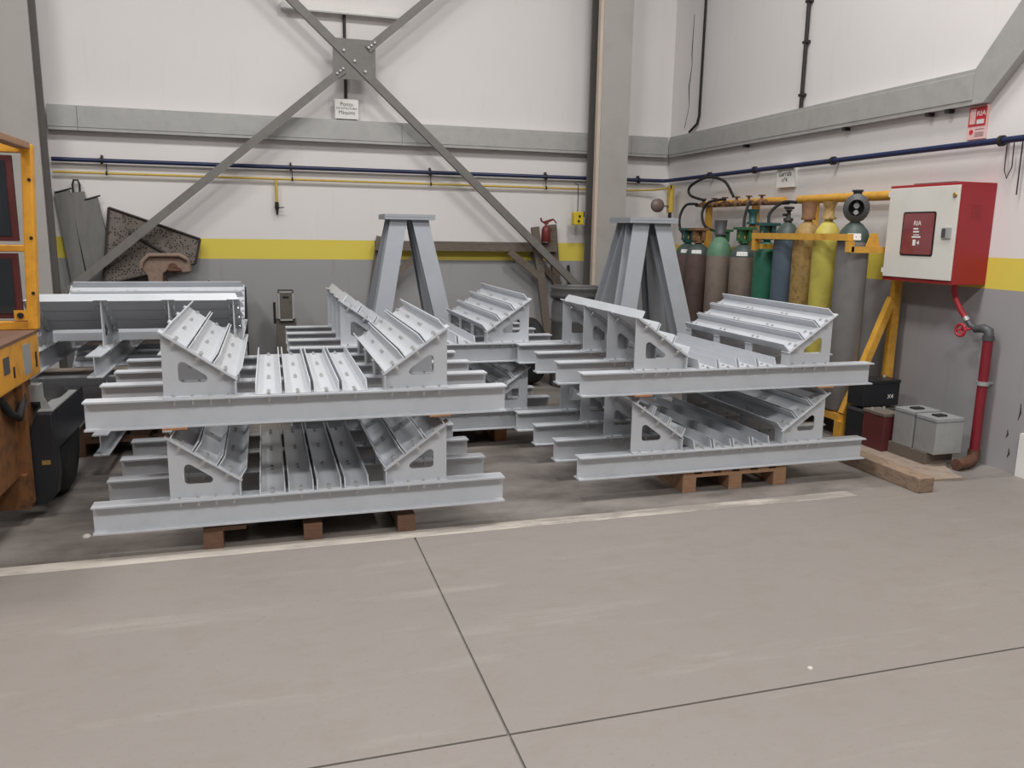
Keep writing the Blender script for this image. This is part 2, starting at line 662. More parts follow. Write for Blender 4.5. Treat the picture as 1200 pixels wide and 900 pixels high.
slope_me, base_me, end_me = {}, {}, {}
for sgn in (1, -1):
    b = MB()
    b.prism([(-0.012, 0), (SLEN + 0.004, 0), (SLEN + 0.004, PT), (-0.012, PT)], slope_M(sgn, -0.045), 0.09)
    slope_me[sgn] = b.mesh('slope_plate', 'grey_paint')
    b = MB()
    b.bx(min(0, sgn * GW), max(0, sgn * GW), -0.045, 0.045, 0, PT)
    base_me[sgn] = b.mesh('base_plate', 'grey_paint')
    b = MB()
    xx = sgn * (GW - PT / 2)
    b.bx(xx - PT / 2, xx + PT / 2, -0.045, 0.045, PT, HS - 0.002)
    end_me[sgn] = b.mesh('end_plate', 'grey_paint')

CW, CF, CT = 0.133, 0.060, 0.0065       # channel width, flange height, thickness


def channel_into(b, M, L):
    """U channel: web on the u axis, flanges up v, length along w, chamfered flange ends"""
    def put(x0, x1, v0, v1, ch):
        pts = [(x0, v0, 0), (x1, v0, 0), (x1, v0, L), (x0, v0, L), (x0, v1, ch), (x1, v1, ch), (x1, v1, L - ch), (x0, v1, L - ch)]
        b.add([M @ Vector(p) for p in pts], [(0, 1, 2, 3), (4, 7, 6, 5), (0, 4, 5, 1), (1, 5, 6, 2), (2, 6, 7, 3), (3, 7, 4, 0)])
    put(0, CW, 0, CT, 0)
    put(0, CT, CT, CF, 0.022)
    put(CW - CT, CW, CT, CF, 0.022)


chan_flat = MB()
channel_into(chan_flat, AY, CHL)
chan_flat_me = chan_flat.mesh('channel', 'grey_paint')
bank_me = {}
CPITCH = (SLEN - 0.02 - CW) / 2.0
for sgn in (1, -1):
    for k in range(3):
        b = MB()
        channel_into(b, slope_M(sgn, 0.0, 0.012 + k * CPITCH, PT), CHL)
        bank_me[(sgn, k)] = b.mesh('channel', 'grey_paint')

# bolts of one frame
bb = MB()


def bolt(p, axis, r=0.012, h=0.012, st=0.005):
    a = Vector(axis).normalized()
    bb.tube([Vector(p), Vector(p) + a * h], r, 6, True, False)
    bb.tube([Vector(p) + a * h, Vector(p) + a * (h + st)], r * 0.55, 5, True, False)


for i in range(4):
    yc = i * SP + BW / 2
    for gx, sgn in ((GX0, 1), (2 * MID - GX0, -1)):
        for q in range(4):
            x = gx + sgn * (0.05 + q * 0.088)
            for dy in (-0.032, 0.032):
                bolt((x, yc + dy, BH + PT), (0, 0, 1), 0.009, 0.008)
                bolt((x, yc + dy, BH - 0.009), (0, 0, -1), 0.012, 0.012, 0.014)
        u = Vector((sgn * math.cos(TH), 0, -math.sin(TH)))
        v = Vector((sgn * math.sin(TH), 0, math.cos(TH)))
        for k in range(3):
            s = 0.012 + k * CPITCH + CW / 2
            for dy in (-0.03, 0.03):
                base = Vector((gx, yc + dy, BH + HT)) + u * s
                bolt(base + v * (PT + CT), v, 0.012, 0.006)
                bolt(base, -v, 0.013, 0.013, 0.014)
    for k in range(4):
        x = MID + (k - 1.5) * 0.149
        bolt((x, yc - 0.03, BH + CT), (0, 0, 1), 0.012, 0.006)
        bolt((x, yc + 0.03, BH + CT), (0, 0, 1), 0.012, 0.006)
        bolt((x, yc - 0.03, BH - 0.009), (0, 0, -1), 0.012, 0.012, 0.014)
# flange nuts on the outermost bank channels
bolts_me = bb.mesh('bolts', 'bolt_zinc')


def part(name, me, parent, loc=(0, 0, 0)):
    o = bpy.data.objects.new(name, me)
    COL.objects.link(o)
    o.parent = parent
    o.location = loc
    return o


def cradle_frame(label, loc, rz=0.0):
    t = thing('cradle_frame', label, 'steel frame', loc, rz)
    for i in range(4):
        y = i * SP + BW / 2
        part('beam', beam_me, t, (0, y, 0))
        for gx, sgn in ((GX0, 1), (2 * MID - GX0, -1)):
            g = part('gusset', gus_me[sgn], t, (gx, y, BH))
            part('slope_plate', slope_me[sgn], g)
            part('base_plate', base_me[sgn], g)
            part('end_plate', end_me[sgn], g)
    for k in range(4):
        part('channel', chan_flat_me, t, (MID + (k - 1.5) * 0.149 - CW / 2, 0.012, BH))
    for gx, sgn in ((GX0, 1), (2 * MID - GX0, -1)):
        for k in range(3):
            part('channel', bank_me[(sgn, k)], t, (gx, 0.012, BH))
    bo = part('bolts', bolts_me, t)
    bo['kind'] = 'stuff'
    return t


def pallet(label, x0, y0, sx, sy, wood, rz=0.0, broken=False):
    """three runners with blocks, boards across"""
    t = thing('wooden_pallet', label, 'pallet', (x0, y0, 0), rz)
    for i in range(3):
        x = (sx - 0.10) * i / 2
        b = MB(); b.bx(x, x + 0.10, 0, sy, 0.0, 0.02); b.build('runner', wood, t)
        for j in range(3):
            y = (sy - 0.14) * j / 2
            b = MB(); b.bx(x, x + 0.10, y, y + 0.14, 0.02, 0.100); b.build('block', wood, t)
    for j in range(3):
        y = (sy - 0.14) * j / 2
        b = MB(); b.bx(0, 0.22 if broken and j == 0 else sx, y, y + 0.14, 0.100, 0.121); b.build('stringer', wood, t)
    n = 6
    for i in range(n):
        w = sx / n - 0.05
        x = (sx - w) * i / (n - 1)
        b = MB(); b.bx(x, x + w, 0.14 if broken else 0, sy, 0.121, 0.144); b.build('deck_board', wood, t)
    return t


Z0, Z1 = 0.144, 0.688
stacks = [
    # x, y, rz_low, rz_up, phrase
    (-0.905, 4.318, 0.004, -0.002, 'beside the orange machine', ('nearer', 'farther from'), 'the orange machine'),
    (1.850, 4.584, 0.002, 0.0, 'beside the gas bottles', ('farther from', 'nearer'), 'the gas bottles'),
    (0.130, 6.030, 0.0, 0.0, 'before the timber trestle', ('farther from', 'nearer'), 'the steel drum'),
]
for (x, y, r0, r1, ph, nf, lm) in stacks:
    cradle_frame('lower light grey steel cradle frame of the stacked pair ' + ph, (x, y, Z0), r0)
    cradle_frame('upper light grey steel cradle frame of the stacked pair ' + ph, (x, y, Z1), r1)
# the fourth pair is turned by a quarter
cradle_frame('lower light grey cradle frame turned sideways in front of the scrap bin', (-0.205, 5.90, Z0), PI / 2)
cradle_frame('upper light grey cradle frame turned sideways in front of the scrap bin', (-0.205, 5.90, Z1), PI / 2)

pallet('red-brown wooden pallet under the frames beside the orange machine', -0.385, 4.36, 1.14, 1.20, 'pallet_wood', 0.0, True)
pallet('brown wooden pallet under the frames beside the gas bottles', 2.60, 4.605, 0.80, 1.20, 'pallet_wood_pale')
pallet('wooden pallet under the frames before the timber trestle', 0.64, 6.20, 1.20, 1.15, 'shim_wood')
pallet('wooden pallet under the sideways frames before the scrap bin', -1.45, 6.45, 1.14, 1.15, 'pallet_wood')

# thin timber shims between the lower and upper frames
ZS = Z0 + BH + HT - 0.012 * math.sin(TH) + (PT + CF) * math.cos(TH)
SX = GX0 + 0.012 * math.cos(TH) + (PT + CF) * math.sin(TH)
for (x, y, r0, r1, ph, nf, lm) in stacks:
    for q, xx in enumerate((SX, 2 * MID - SX)):
        b = MB(); b.bx(-0.06, 0.06, -0.01, 3 * SP + 0.11, 0, Z1 - ZS - 0.001)
        o = b.build('wood_shim', 'shim_wood', None, (x + xx, y, ZS + 0.0005))
        tag(o, 'wood shim in the pair ' + ph + ', on the side ' + nf[q] + ' the ' + lm.split()[-1], 'shim', 'wood shims between stacked frames')
for q, xx in enumerate((SX, 2 * MID - SX)):
    b = MB(); b.bx(-3 * SP - 0.11, 0.01, -0.06, 0.06, 0, Z1 - ZS - 0.001)
    o = b.build('wood_shim', 'old_timber', None, (-0.205, 5.90 + xx, ZS + 0.0005))
    tag(o, 'thin wood shim strip between the sideways frames, ' + ('away from the wall', 'nearer the back wall')[q], 'shim', 'wood shims between stacked frames')

# ------------------------------------------------------------------ splayed leg stands


def leg_stand(label, cx, cy, rz=0.0):
    t = thing('leg_stand', label, 'steel stand', (cx, cy, 0), rz)
    zt, zb = 1.80, 0.012
    for sx in (-1, 1):
        for sy in (-1, 1):
            top = Vector((sx * 0.105, sy * 0.105, zt))
            bot = Vector((sx * 0.47, sy * 0.42, zb))
            # H section lofted from foot to head, flanges facing the front and back
            prof = i_profile(0.165, 0.16, 0.011, 0.008)
            vs = []
            for P_ in (bot, top):
                for (u, v) in prof:
                    vs.append((P_.x + u, P_.y + v - 0.08, P_.z))
            n = len(prof)
            fs = [(i, (i + 1) % n, n + (i + 1) % n, n + i) for i in range(n)] + [tuple(range(n - 1, -1, -1)), tuple(range(n, 2 * n))]
            b = MB(); b.add(vs, fs); lg = b.build('leg', 'pyramid_paint', t)
            b = MB(); b.bx(bot.x - 0.11, bot.x + 0.11, bot.y - 0.11, bot.y + 0.11, 0, 0.012); b.build('foot_plate', 'pyramid_paint', lg)
    b = MB(); b.bx(-0.245, 0.245, -0.235, 0.235, zt, zt + 0.022); b.build('under_plate', 'pyramid_paint', t)
    b = MB(); b.bx(-0.245, 0.245, -0.235, 0.235, zt + 0.024, zt + 0.050); b.build('top_plate', 'pyramid_paint', t)
    return t


leg_stand('grey steel stand with four splayed legs behind the frames before the timber trestle', 1.335, 8.10)
leg_stand('grey steel stand with four splayed legs near the gas bottles and wall column', 3.44, 7.12)

# ------------------------------------------------------------------ cable trunking
TZ0, TZ1 = 2.700, 2.957
t = thing('cable_trunking', 'wide galvanised cable trunking running along both walls', 'cable trunking', (0, 0, 0))


def trunk_x(x0, x1, material='galvanised'):
    b = MB()
    prof = [(9.985, TZ0), (YB - 0.002, TZ0), (YB - 0.002, TZ1), (9.985, TZ1), (9.985, TZ1 - 0.03), (9.978, TZ1 - 0.034), (9.978, TZ0 + 0.034), (9.985, TZ0 + 0.03)]
    b.prism(prof, frame_axes((0, 1, 0), (0, 0, 1), (1, 0, 0), (x0 + 0.002, 0, 0)), x1 - x0 - 0.004)
    b.build('trunk_length', material, t)


def trunk_y(y0, y1):
    b = MB()
    prof = [(XW - 0.002, TZ0), (5.145, TZ0), (5.145, TZ0 + 0.03), (5.138, TZ0 + 0.034), (5.138, TZ1 - 0.034), (5.145, TZ1 - 0.03), (5.145, TZ1), (XW - 0.002, TZ1)]
    b.prism(prof, frame_axes((1, 0, 0), (0, 0, 1), (0, 1, 0), (0, y0 + 0.002, 0)), y1 - y0 - 0.004)
    b.build('trunk_length', 'galvanised', t)


for x0, x1 in ((-2.19, -1.90), (-1.90, 1.60), (1.60, 4.40), (4.40, 4.60), (4.60, 5.135)):
    trunk_x(x0, x1)
for y0, y1 in ((9.0, 9.98), (7.05, 9.0), (5.10, 7.05)):
    trunk_y(y0, y1)
# rising length at the near end
dy, dz = -0.36, 0.40
b = MB()
pts = [(5.10, TZ0), (5.10, TZ1), (5.10 + dy * 3.4 + 0.10, TZ1 + dz * 3.4), (5.10 + dy * 3.4 - 0.17, TZ0 + dz * 3.4)]
pts[0] = (5.00, TZ0)
pts.insert(1, (5.10, TZ0))
b.prism(pts, frame_axes((0, 1, 0), (0, 0, 1), (1, 0, 0), (5.138, 0, 0)), XW - 0.002 - 5.138)
b.build('trunk_riser', 'galvanised', t)
for (y, z) in ((6.55, TZ0), (5.55, TZ0), (5.35, TZ0), (8.2, TZ0)):
    b = MB(); b.bx(5.15, 5.21, y - 0.02, y + 0.02, z - 0.03, z - 0.001); b.build('bracket', 'dark_metal', t)

# small rail and conduits high on the back wall
t = thing('cable_rail', 'pale short cable rail high on the back wall behind the brace plate', 'cable rail', (0, 0, 0))
b = MB(); b.bx(0.25, 1.62, 10.02, 10.098, 4.13, 4.20); b.build('rail', 'sign_white', t)
b = MB(); b.bx(0.25, 1.62, 9.99, 10.02, 4.12, 4.135); b.build('lip', 'galvanised', t)
b = MB(); b.tube([(0.955, 10.07, 4.128), (0.955, 10.07, 3.21)], 0.018, 8)
tag(b.build('conduit', 'dark_metal'), 'dark thin conduit dropping from the rail to the white sign', 'conduit')

# white sign on the trunking
t = thing('wall_sign', 'white sign with black lettering hung above the back wall trunking', 'sign', (0.955, 10.0, 2.99))
b = MB(); b.bx(-0.135, 0.135, -0.008, 0.008, -0.02, 0.20); b.build('board', 'sign_white', t)
b = MB(); b.bx(-0.115, 0.115, 0.009, 0.03, -0.03, 0.0); b.build('hanger', 'dark_metal', t)
FR = lambda z: frame_axes((1, 0, 0), (0, 0, 1), (0, -1, 0), (0, -0.009, z))
text_mesh('lettering', 'Ponto', 0.062, 'ink', t, FR(0.142))
text_mesh('lettering', 'DE ESTRUTURA', 0.034, 'ink', t, FR(0.096))
text_mesh('lettering', 'Máquina', 0.056, 'ink', t, FR(0.050))

# ------------------------------------------------------------------ bracing cross on the back wall
YR = 9.80


def brace(label, p0, p1):
    p0, p1 = Vector(p0), Vector(p1)
    d = (p1 - p0)
    L = d.length
    d.normalize()
    side = Vector((-d.z, 0, d.x))
    b = MB()
    # two legs of an angle
    b.prism([(-0.045, 0), (0.045, 0), (0.045, 0.010), (-0.035, 0.010), (-0.035, 0.07), (-0.045, 0.07)], frame_axes(side, (0, 1, 0), d, (p0.x, YR - 0.012, p0.z)), L)
    return tag(b.build('diagonal_brace', 'brace_steel'), label, 'brace')


def seg(p0, p1, t0, t1):
    p0, p1 = Vector(p0), Vector(p1)
    return p0 + (p1 - p0) * t0, p0 + (p1 - p0) * t1


A0, A1 = (0.36, YR, 4.18), (3.78, YR, 1.08)
d_ = (Vector(A1) - Vector(A0)).normalized()
brace('long steel diagonal brace running unbroken across the brace plate', Vector(A0) - d_ * 2.4, Vector(A1) + d_ * 0.23)
B0, B1 = (1.86, YR, 4.31), (-1.96, YR, 1.10)
e_ = (Vector(B1) - Vector(B0)).normalized()
pc = Vector((1.035, YR, 3.59))
brace('steel diagonal brace bolted to the plate, rising to the roof', Vector(B0) - e_ * 2.4, pc - e_ * 0.20)
brace('steel diagonal brace bolted to the plate, falling past the rusty tray', pc + e_ * 0.16, Vector(B1) + e_ * 0.22)
t = thing('brace_plate', 'square grey gusset plate where the diagonal braces cross', 'plate', (1.035, YR + 0.005, 3.60))
b = MB(); b.bx(-0.24, 0.24, 0.0, 0.014, -0.22, 0.22); b.build('plate', 'brace_steel', t)
b = MB()
for s in (-0.16, 0, 0.16):
    q = d_ * s
    b.tube([(q.x, -0.020, q.z - 0.02), (q.x, -0.040, q.z - 0.02)], 0.015, 6, True, False)
for s in (-0.30, -0.25, -0.21, 0.17, 0.21, 0.26):
    q = e_ * s
    b.tube([(q.x, -0.020, q.z), (q.x, -0.040, q.z)], 0.013, 6, True, False)
o = b.build('bolts', 'bolt_zinc', t)
o['kind'] = 'stuff'

# ------------------------------------------------------------------ pipes on the walls
t = thing('blue_pipe', 'dark blue service pipe clamped along both walls', 'pipe', (0, 0, 0))
PZ = 2.395
b = MB(); b.tube([(-2.19, 10.03, PZ), (5.06, 10.03, PZ + 0.005), (5.12, 10.01, PZ + 0.005), (5.15, 9.95, PZ + 0.007), (5.15, -5.9, PZ + 0.030)], 0.024, 10); b.build('pipe_run', 'blue_pipe', t)
for x in (-1.70, 0.30, 1.95, 3.45, 4.75):
    b = MB(); b.tube([(x - 0.012, 10.03, PZ), (x + 0.012, 10.03, PZ)], 0.038, 10); b.bx(x - 0.008, x + 0.008, 10.03, 10.099, PZ - 0.01, PZ + 0.06)
    b.build('clamp', 'dark_metal', t)
for y in (8.9, 7.95, 6.65, 4.80):
    b = MB(); b.tube([(5.15, y - 0.015, PZ + 0.012), (5.15, y + 0.015, PZ + 0.012)], 0.040, 10); b.bx(5.15, 5.219, y - 0.008, y + 0.008, PZ, PZ + 0.02)
    b.build('clamp', 'dark_metal', t)

t = thing('yellow_pipe', 'thin yellow gas pipe with a valve drop under the blue pipe', 'pipe', (0, 0, 0))
YZ = 2.262
b = MB(); b.tube([(-2.19, 10.04, YZ), (4.65, 10.04, YZ), (4.95, 10.0, YZ + 0.015), (5.06, 9.70, YZ + 0.03)], 0.013, 8); b.build('pipe_run', 'yellow_pipe', t)
for x in (-1.66, 0.315, 1.96, 3.46):
    b = MB(); b.tube([(x - 0.01, 10.04, YZ), (x + 0.01, 10.04, YZ)], 0.022, 8); b.tube([(x, 10.05, YZ), (x, 10.05, PZ - 0.03)], 0.005, 6)
    b.build('clamp', 'dark_metal', t)
b = MB(); b.tube([(0.13, 10.04, YZ), (0.13, 10.04, 1.98)], 0.016, 8); o = b.build('drop_pipe', 'yellow_pipe', t)
b = MB(); b.tube([(0.13, 10.04, 2.0), (0.13, 10.04, 1.93), (0.13, 10.04, 1.90), (0.13, 10.04, 1.85)], [0.022, 0.026, 0.014, 0.010], 8)
b.tube([(0.13, 10.02, 1.93), (0.21, 10.00, 1.94)], 0.006, 6); b.build('valve', 'dark_metal', o)
# regulator drop at the corner
b = MB(); b.tube([(5.06, 9.70, YZ + 0.06), (5.06, 9.70, 1.98)], 0.045, 10); o = b.build('manifold_tube', 'yellow_pipe', t)
b = MB(); b.tube([(5.06, 9.70, YZ + 0.03), (4.98, 9.55, YZ + 0.05)], 0.012, 6); b.build('tap', 'dark_metal', o)
b = MB(); b.lathe([(0.005, 0), (0.085, 0.0), (0.085, 0.045), (0.0, 0.05)], (4.80, 9.57, 2.06), 18, Matrix.Rotation(PI / 2, 3, 'X'))
b.tube([(4.85, 9.58, 2.06), (5.04, 9.69, 2.06)], 0.012, 6); b.build('pressure_gauge', 'gauge_face', o)
b = MB(); b.tube([(5.06, 9.70, 1.98), (5.06, 9.70, 1.25)], 0.022, 8); b.build('lower_hose', 'black_rubber', o)

# cables and conduit above the trunking on the right wall
b = MB(); b.tube([(5.19, 9.30, 5.0), (5.19, 9.31, 3.15), (5.19, 9.35, 3.06), (5.18, 9.52, 2.977)], 0.016, 7)
tag(b.build('black_cable', 'black_rubber'), 'black cable hanging down the right wall, curling into the trunking', 'cable')
t = thing('wall_conduit', 'straight grey conduit with clips dropping into the right wall trunking', 'conduit', (5.19, 7.27, 2.96))
b = MB(); b.tube([(0, 0, 2.2), (0, 0, 0.0)], 0.020, 8); b.build('tube', 'dark_metal', t)
for z in (0.12, 0.62, 1.0):
    b = MB(); b.bx(-0.02, 0.029, -0.035, 0.035, z, z + 0.025); b.build('clip', 'dark_metal', t)
b = MB(); b.tube([(5.19, 4.79, 2.40), (5.185, 4.78, 2.20), (5.18, 4.75, 2.14), (5.185, 4.72, 2.22), (5.19, 4.73, 2.39)], 0.004, 5)
tag(b.build('wire_loop', 'dark_metal'), 'thin wire loop dangling from the blue pipe', 'wire')
b = MB(); b.tube([(5.19, 4.66, 2.42), (5.187, 4.655, 2.02)], 0.005, 5)
tag(b.build('hanging_wire', 'dark_metal'), 'single straight wire hanging below the blue pipe', 'wire')
b = MB(); b.tube([(4.14, 10.08, 6.0), (4.14, 10.08, 2.97)], 0.014, 6)
tag(b.build('column_cable', 'black_rubber'), 'black cable running up the back wall beside the corner column', 'cable')

# ------------------------------------------------------------------ small signs on the right wall
t = thing('wall_sign', 'small white sign with two words on the right wall under the blue pipe', 'sign', (5.20, 7.42, 2.20))
b = MB(); b.bx(-0.03, 0.018, -0.14, 0.14, 0, 0.22); b.build('board', 'sign_white', t)
FRX = lambda y, z, x=-0.031: frame_axes((0, -1, 0), (0, 0, 1), (-1, 0, 0), (x, y, z))
text_mesh('lettering', 'Garrafa', 0.072, 'ink', t, FRX(0, 0.135))
text_mesh('lettering', 'nº4', 0.066, 'ink', t, FRX(0, 0.072))

t = thing('fire_sign', 'red and white fire hose sign under the trunking above the red cabinet', 'sign', (5.205, 5.09, 2.45))
b = MB(); b.bx(-0.005, 0.014, -0.085, 0.085, 0, 0.245); b.build('board', 'sign_pink', t)
b = MB(); b.bx(-0.008, -0.0055, -0.078, 0.078, 0.095, 0.235); o = b.build('red_field', 'sign_red', t)
b = MB(); b.bx(-0.0105, -0.0085, 0.014, 0.066, 0.112, 0.222); b.build('pictogram', 'sign_pink', o)
b = MB(); b.bx(-0.0105, -0.0085, -0.066, 0.000, 0.110, 0.142); b.build('pictogram', 'sign_white', o)
text_mesh('lettering', 'RIA', 0.055, 'white_ink', o, FRX(-0.034, 0.185, -0.009))
b = MB(); b.lathe([(0.018, 0), (0.018, 0.002)], (-0.0055, 0.045, 0.055), 12, Matrix.Rotation(-PI / 2, 3, 'Y')); b.build('emblem', 'sign_red', t)
for z in (0.02, 0.032, 0.044, 0.07):
    b = MB(); b.bx(-0.007, -0.0055, -0.07, 0.01, z, z + 0.004); b.build('print_line', 'gauge_face', t)

# ------------------------------------------------------------------ fire hose cabinet
CX0, CX1, CY0, CY1, CZ0, CZ1 = 4.905, XW - 0.001, 4.855, 5.585, 1.36, 2.115
t = thing('fire_hose_cabinet', 'red fire hose cabinet with white door on the right wall', 'cabinet', (0, 0, 0))
b = MB(); b.bx(CX0, CX1, CY0, CY1, CZ0, CZ1); b.build('body', 'cabinet_red', t, bevel=0.004)
b = MB(); b.bx(CX0 - 0.016, CX0 - 0.001, CY0 + 0.012, CY1 - 0.018, CZ0 + 0.03, CZ1 - 0.022); dr = b.build('door', 'cabinet_white', t, bevel=0.003)
xf = CX0 - 0.0165
wp = round_poly([(5.06, 1.565), (5.395, 1.565), (5.395, 1.905), (5.06, 1.905)], 0.02)
b = MB(); b.prism(wp, frame_axes((0, 1, 0), (0, 0, 1), (-1, 0, 0), (xf, 0, 0)), 0.004); b.build('window_frame', 'ink', dr)
wp = round_poly([(5.072, 1.577), (5.383, 1.577), (5.383, 1.893), (5.072, 1.893)], 0.016)
b = MB(); b.prism(wp, frame_axes((0, 1, 0), (0, 0, 1), (-1, 0, 0), (xf - 0.0045, 0, 0)), 0.002); o = b.build('window_pane', 'red_pane', dr)
fx = xf - 0.0068
text_mesh('lettering', 'RIA', 0.052, 'white_ink', o, FRX(5.235, 1.815, fx))
for (y, w, z, h) in ((5.245, 0.05, 1.768, 0.012), (5.24, 0.06, 1.745, 0.012), (5.235, 0.09, 1.705, 0.012), (5.235, 0.06, 1.725, 0.006)):
    b = MB(); b.bx(fx - 0.001, fx, y - w / 2, y + w / 2, z, z + h); b.build('print_line', 'white_ink', o)
b = MB(); b.bx(fx - 0.001, fx, 5.235, 5.265, 1.645, 1.690); b.build('pictogram', 'white_ink', o)
b = MB(); b.prism([(5.20, 1.65), (5.225, 1.667), (5.20, 1.685)], frame_axes((0, 1, 0), (0, 0, 1), (-1, 0, 0), (fx, 0, 0)), 0.001); b.build('pictogram', 'white_ink', o)
b = MB(); b.lathe([(0.062, 0), (0.058, 0.0006)], (fx + 0.001, 5.205, 1.69), 20, Matrix.Rotation(-PI / 2, 3, 'Y')); b.build('gauge_print', 'black_plastic', o)
b = MB(); b.bx(xf - 0.012, xf, 4.900, 4.985, 1.700, 1.785); lk = b.build('latch', 'galvanised', dr, bevel=0.004)
b = MB(); b.bx(xf - 0.016, xf - 0.0125, 4.945, 4.98, 1.71, 1.775); b.build('latch_pull', 'cap_grey', lk)
b = MB(); b.lathe([(0.020, 0), (0.020, 0.004), (0.014, 0.008)], (xf, 4.905, 2.02), 14, Matrix.Rotation(-PI / 2, 3, 'Y')); b.build('lock', 'brass', dr)
for z in (2.05, 1.44):
    b = MB(); b.bx(CX0 - 0.018, CX0 - 0.001, CY1 - 0.017, CY1 - 0.002, z - 0.02, z + 0.02); b.build('hinge', 'sign_white', t)
for k in range(4):
    b = MB(); b.bx(5.01, 5.10, CY0 - 0.003, CY0 - 0.0005, 1.86 + k * 0.028, 1.868 + k * 0.028); b.build('louvre', 'cabinet_red', t)
b = MB(); b.bx(4.98, 5.16, 5.02, 5.42, CZ1 + 0.001, CZ1 + 0.014)
tag(b.build('flat_bar', 'old_timber'), 'flat dark strip lying on top of the red cabinet', 'strip')

t = thing('riser_pipe', 'dark red riser pipe feeding the hose cabinet from the floor', 'pipe', (0, 0, 0))
b = MB(); b.tube([(5.125, 4.68, 0.10), (5.125, 4.68, 0.985)], 0.036, 12); b.build('riser', 'pipe_red', t)
b = MB(); b.tube([(5.125, 4.68, 0.62), (5.125, 4.68, 0.65)], 0.046, 12); b.bx(5.125, 5.218, 4.672, 4.688, 0.625, 0.645); b.build('pipe_clamp', 'tin_grey', t)
b = MB(); b.tube([(5.125, 4.68, 0.96), (5.125, 4.68, 0.995)], 0.042, 12); b.tube([(5.125, 4.68, 0.99), (5.125, 4.685, 1.03), (5.12, 4.73, 1.045), (5.11, 4.80, 1.03)], [0.036, 0.036, 0.034, 0.026], 10)
b.tube([(5.12, 4.78, 1.03), (5.115, 4.84, 1.05), (5.11, 4.875, 1.09)], [0.026, 0.022, 0.018], 10); v_ = b.build('valve_body', 'cap_grey', t)
b = MB()
for k in range(12):
    a0, a1 = 2 * PI * k / 12, 2 * PI * (k + 1) / 12
    b.tube([(5.03, 4.85 + 0.045 * math.cos(a0), 1.02 + 0.045 * math.sin(a0)), (5.03, 4.85 + 0.045 * math.cos(a1), 1.02 + 0.045 * math.sin(a1))], 0.011, 6)
for k in range(3):
    a0 = 2 * PI * k / 3
    b.tube([(5.03, 4.85, 1.02), (5.03, 4.85 + 0.042 * math.cos(a0), 1.02 + 0.042 * math.sin(a0))], 0.008, 6)
b.tube([(5.03, 4.85, 1.02), (5.10, 4.83, 1.03)], 0.010, 6); b.build('hand_wheel', 'hose_red', v_)
b = MB(); b.tube([(5.11, 4.872, 1.085), (5.11, 4.895, 1.11)], 0.024, 10); b.build('hose_clip', 'tin_grey', v_)
b = MB(); b.tube([(5.11, 4.89, 1.105), (5.10, 4.945, 1.17), (5.09, 4.985, 1.24), (5.085, 5.005, 1.31), (5.085, 5.005, 1.361)], 0.021, 10); b.build('feed_hose', 'hose_red', t)
b = MB(); b.tube([(5.125, 4.68, 0.12), (5.125, 4.68, 0.06), (5.09, 4.66, 0.045), (4.98, 4.60, 0.045), (4.86, 4.58, 0.045)], 0.044, 10); b.build('floor_elbow', 'rusty', t)

# ------------------------------------------------------------------ timbers and boxes on the floor by the right wall
b = MB(); b.bx(-0.065, 0.065, 0, 1.35, 0, 0.105)
tag(b.build('timber_sleeper', 'sleeper_wood', None, (4.225, 4.20, 0), bevel=0.006), 'long weathered timber sleeper on the floor by the tin boxes', 'timber')
b = MB(); b.bx(-0.04, 0.04, 0, 0.95, 0, 0.06)
tag(b.build('timber_batten', 'pallet_wood_pale', None, (4.375, 4.72, 0), rz=0.025), 'pale timber batten lying beside the long sleeper', 'timber')
pl_ = [(4.44, 4.40), (4.72, 4.38), (4.76, 4.50), (4.83, 4.64), (5.00, 4.80), (5.01, 5.57), (4.45, 5.57)]
b = MB(); b.prism([(x - 4.6, y - 5.0) for x, y in pl_], frame_axes((1, 0, 0), (0, 1, 0), (0, 0, 1)), 0.016)
tag(b.build('plywood_sheet', 'ply_wood', None, (4.6, 5.0, 0.001)), 'broken plywood sheet on the floor under the tin boxes', 'board')
b = MB(); b.bx(-0.14, 0.12, 0, 0.38, 0, 0.09)
tag(b.build('timber_baulk', 'old_timber', None, (4.84, 4.72, 0.0175)), 'dark timber baulk carrying the grey tin boxes', 'timber')


def tin_box(label, x0, y0, sx, sy, h, zz=0.108):
    t = thing('tin_box', label, 'box', (x0, y0, zz))
    b = MB(); b.bx(0, sx, 0, sy, 0, h); b.build('body', 'tin_grey', t, bevel=0.004)
    b = MB(); b.bx(sx * 0.25, sx * 0.6, sy * 0.3, sy * 0.6, h + 0.001, h + 0.012); b.build('handle', 'dark_metal', t)
    b = MB(); b.bx(-0.002, sx + 0.002, -0.002, sy + 0.002, h - 0.03, h - 0.026); b.build('lid_seam', 'cap_grey', t)
    return t


tin_box('pale grey sheet metal box beside the red riser pipe', 4.715, 4.655, 0.255, 0.205, 0.275)
tin_box('pale grey sheet metal box between its twin and the maroon battery', 4.705, 4.872, 0.255, 0.20, 0.285)


def battery(label, x, y, z, sx, sy, h, body, lid, rz=0.0, mark=None):
    t = thing('battery', label, 'battery', (x, y, z), rz)
    b = MB(); b.bx(-sx / 2, sx / 2, -sy / 2, sy / 2, 0, h - 0.03); b.build('case', body, t, bevel=0.006)
    b = MB(); b.bx(-sx / 2 - 0.004, sx / 2 + 0.004, -sy / 2 - 0.004, sy / 2 + 0.004, h - 0.03, h); l = b.build('lid', lid, t, bevel=0.006)
    for s in (-1, 1):
        b = MB(); b.lathe([(0.012, 0), (0.010, 0.018)], (s * sx * 0.36, sy * 0.2, h), 10); b.build('terminal', 'tin_grey', l)
    if mark:
        text_mesh('marking', mark, 0.05, 'white_ink', t, frame_axes((1, 0, 0), (0, 0, 1), (0, -1, 0), (sx * 0.25, -sy / 2 - 0.001, h * 0.35)))
    return t


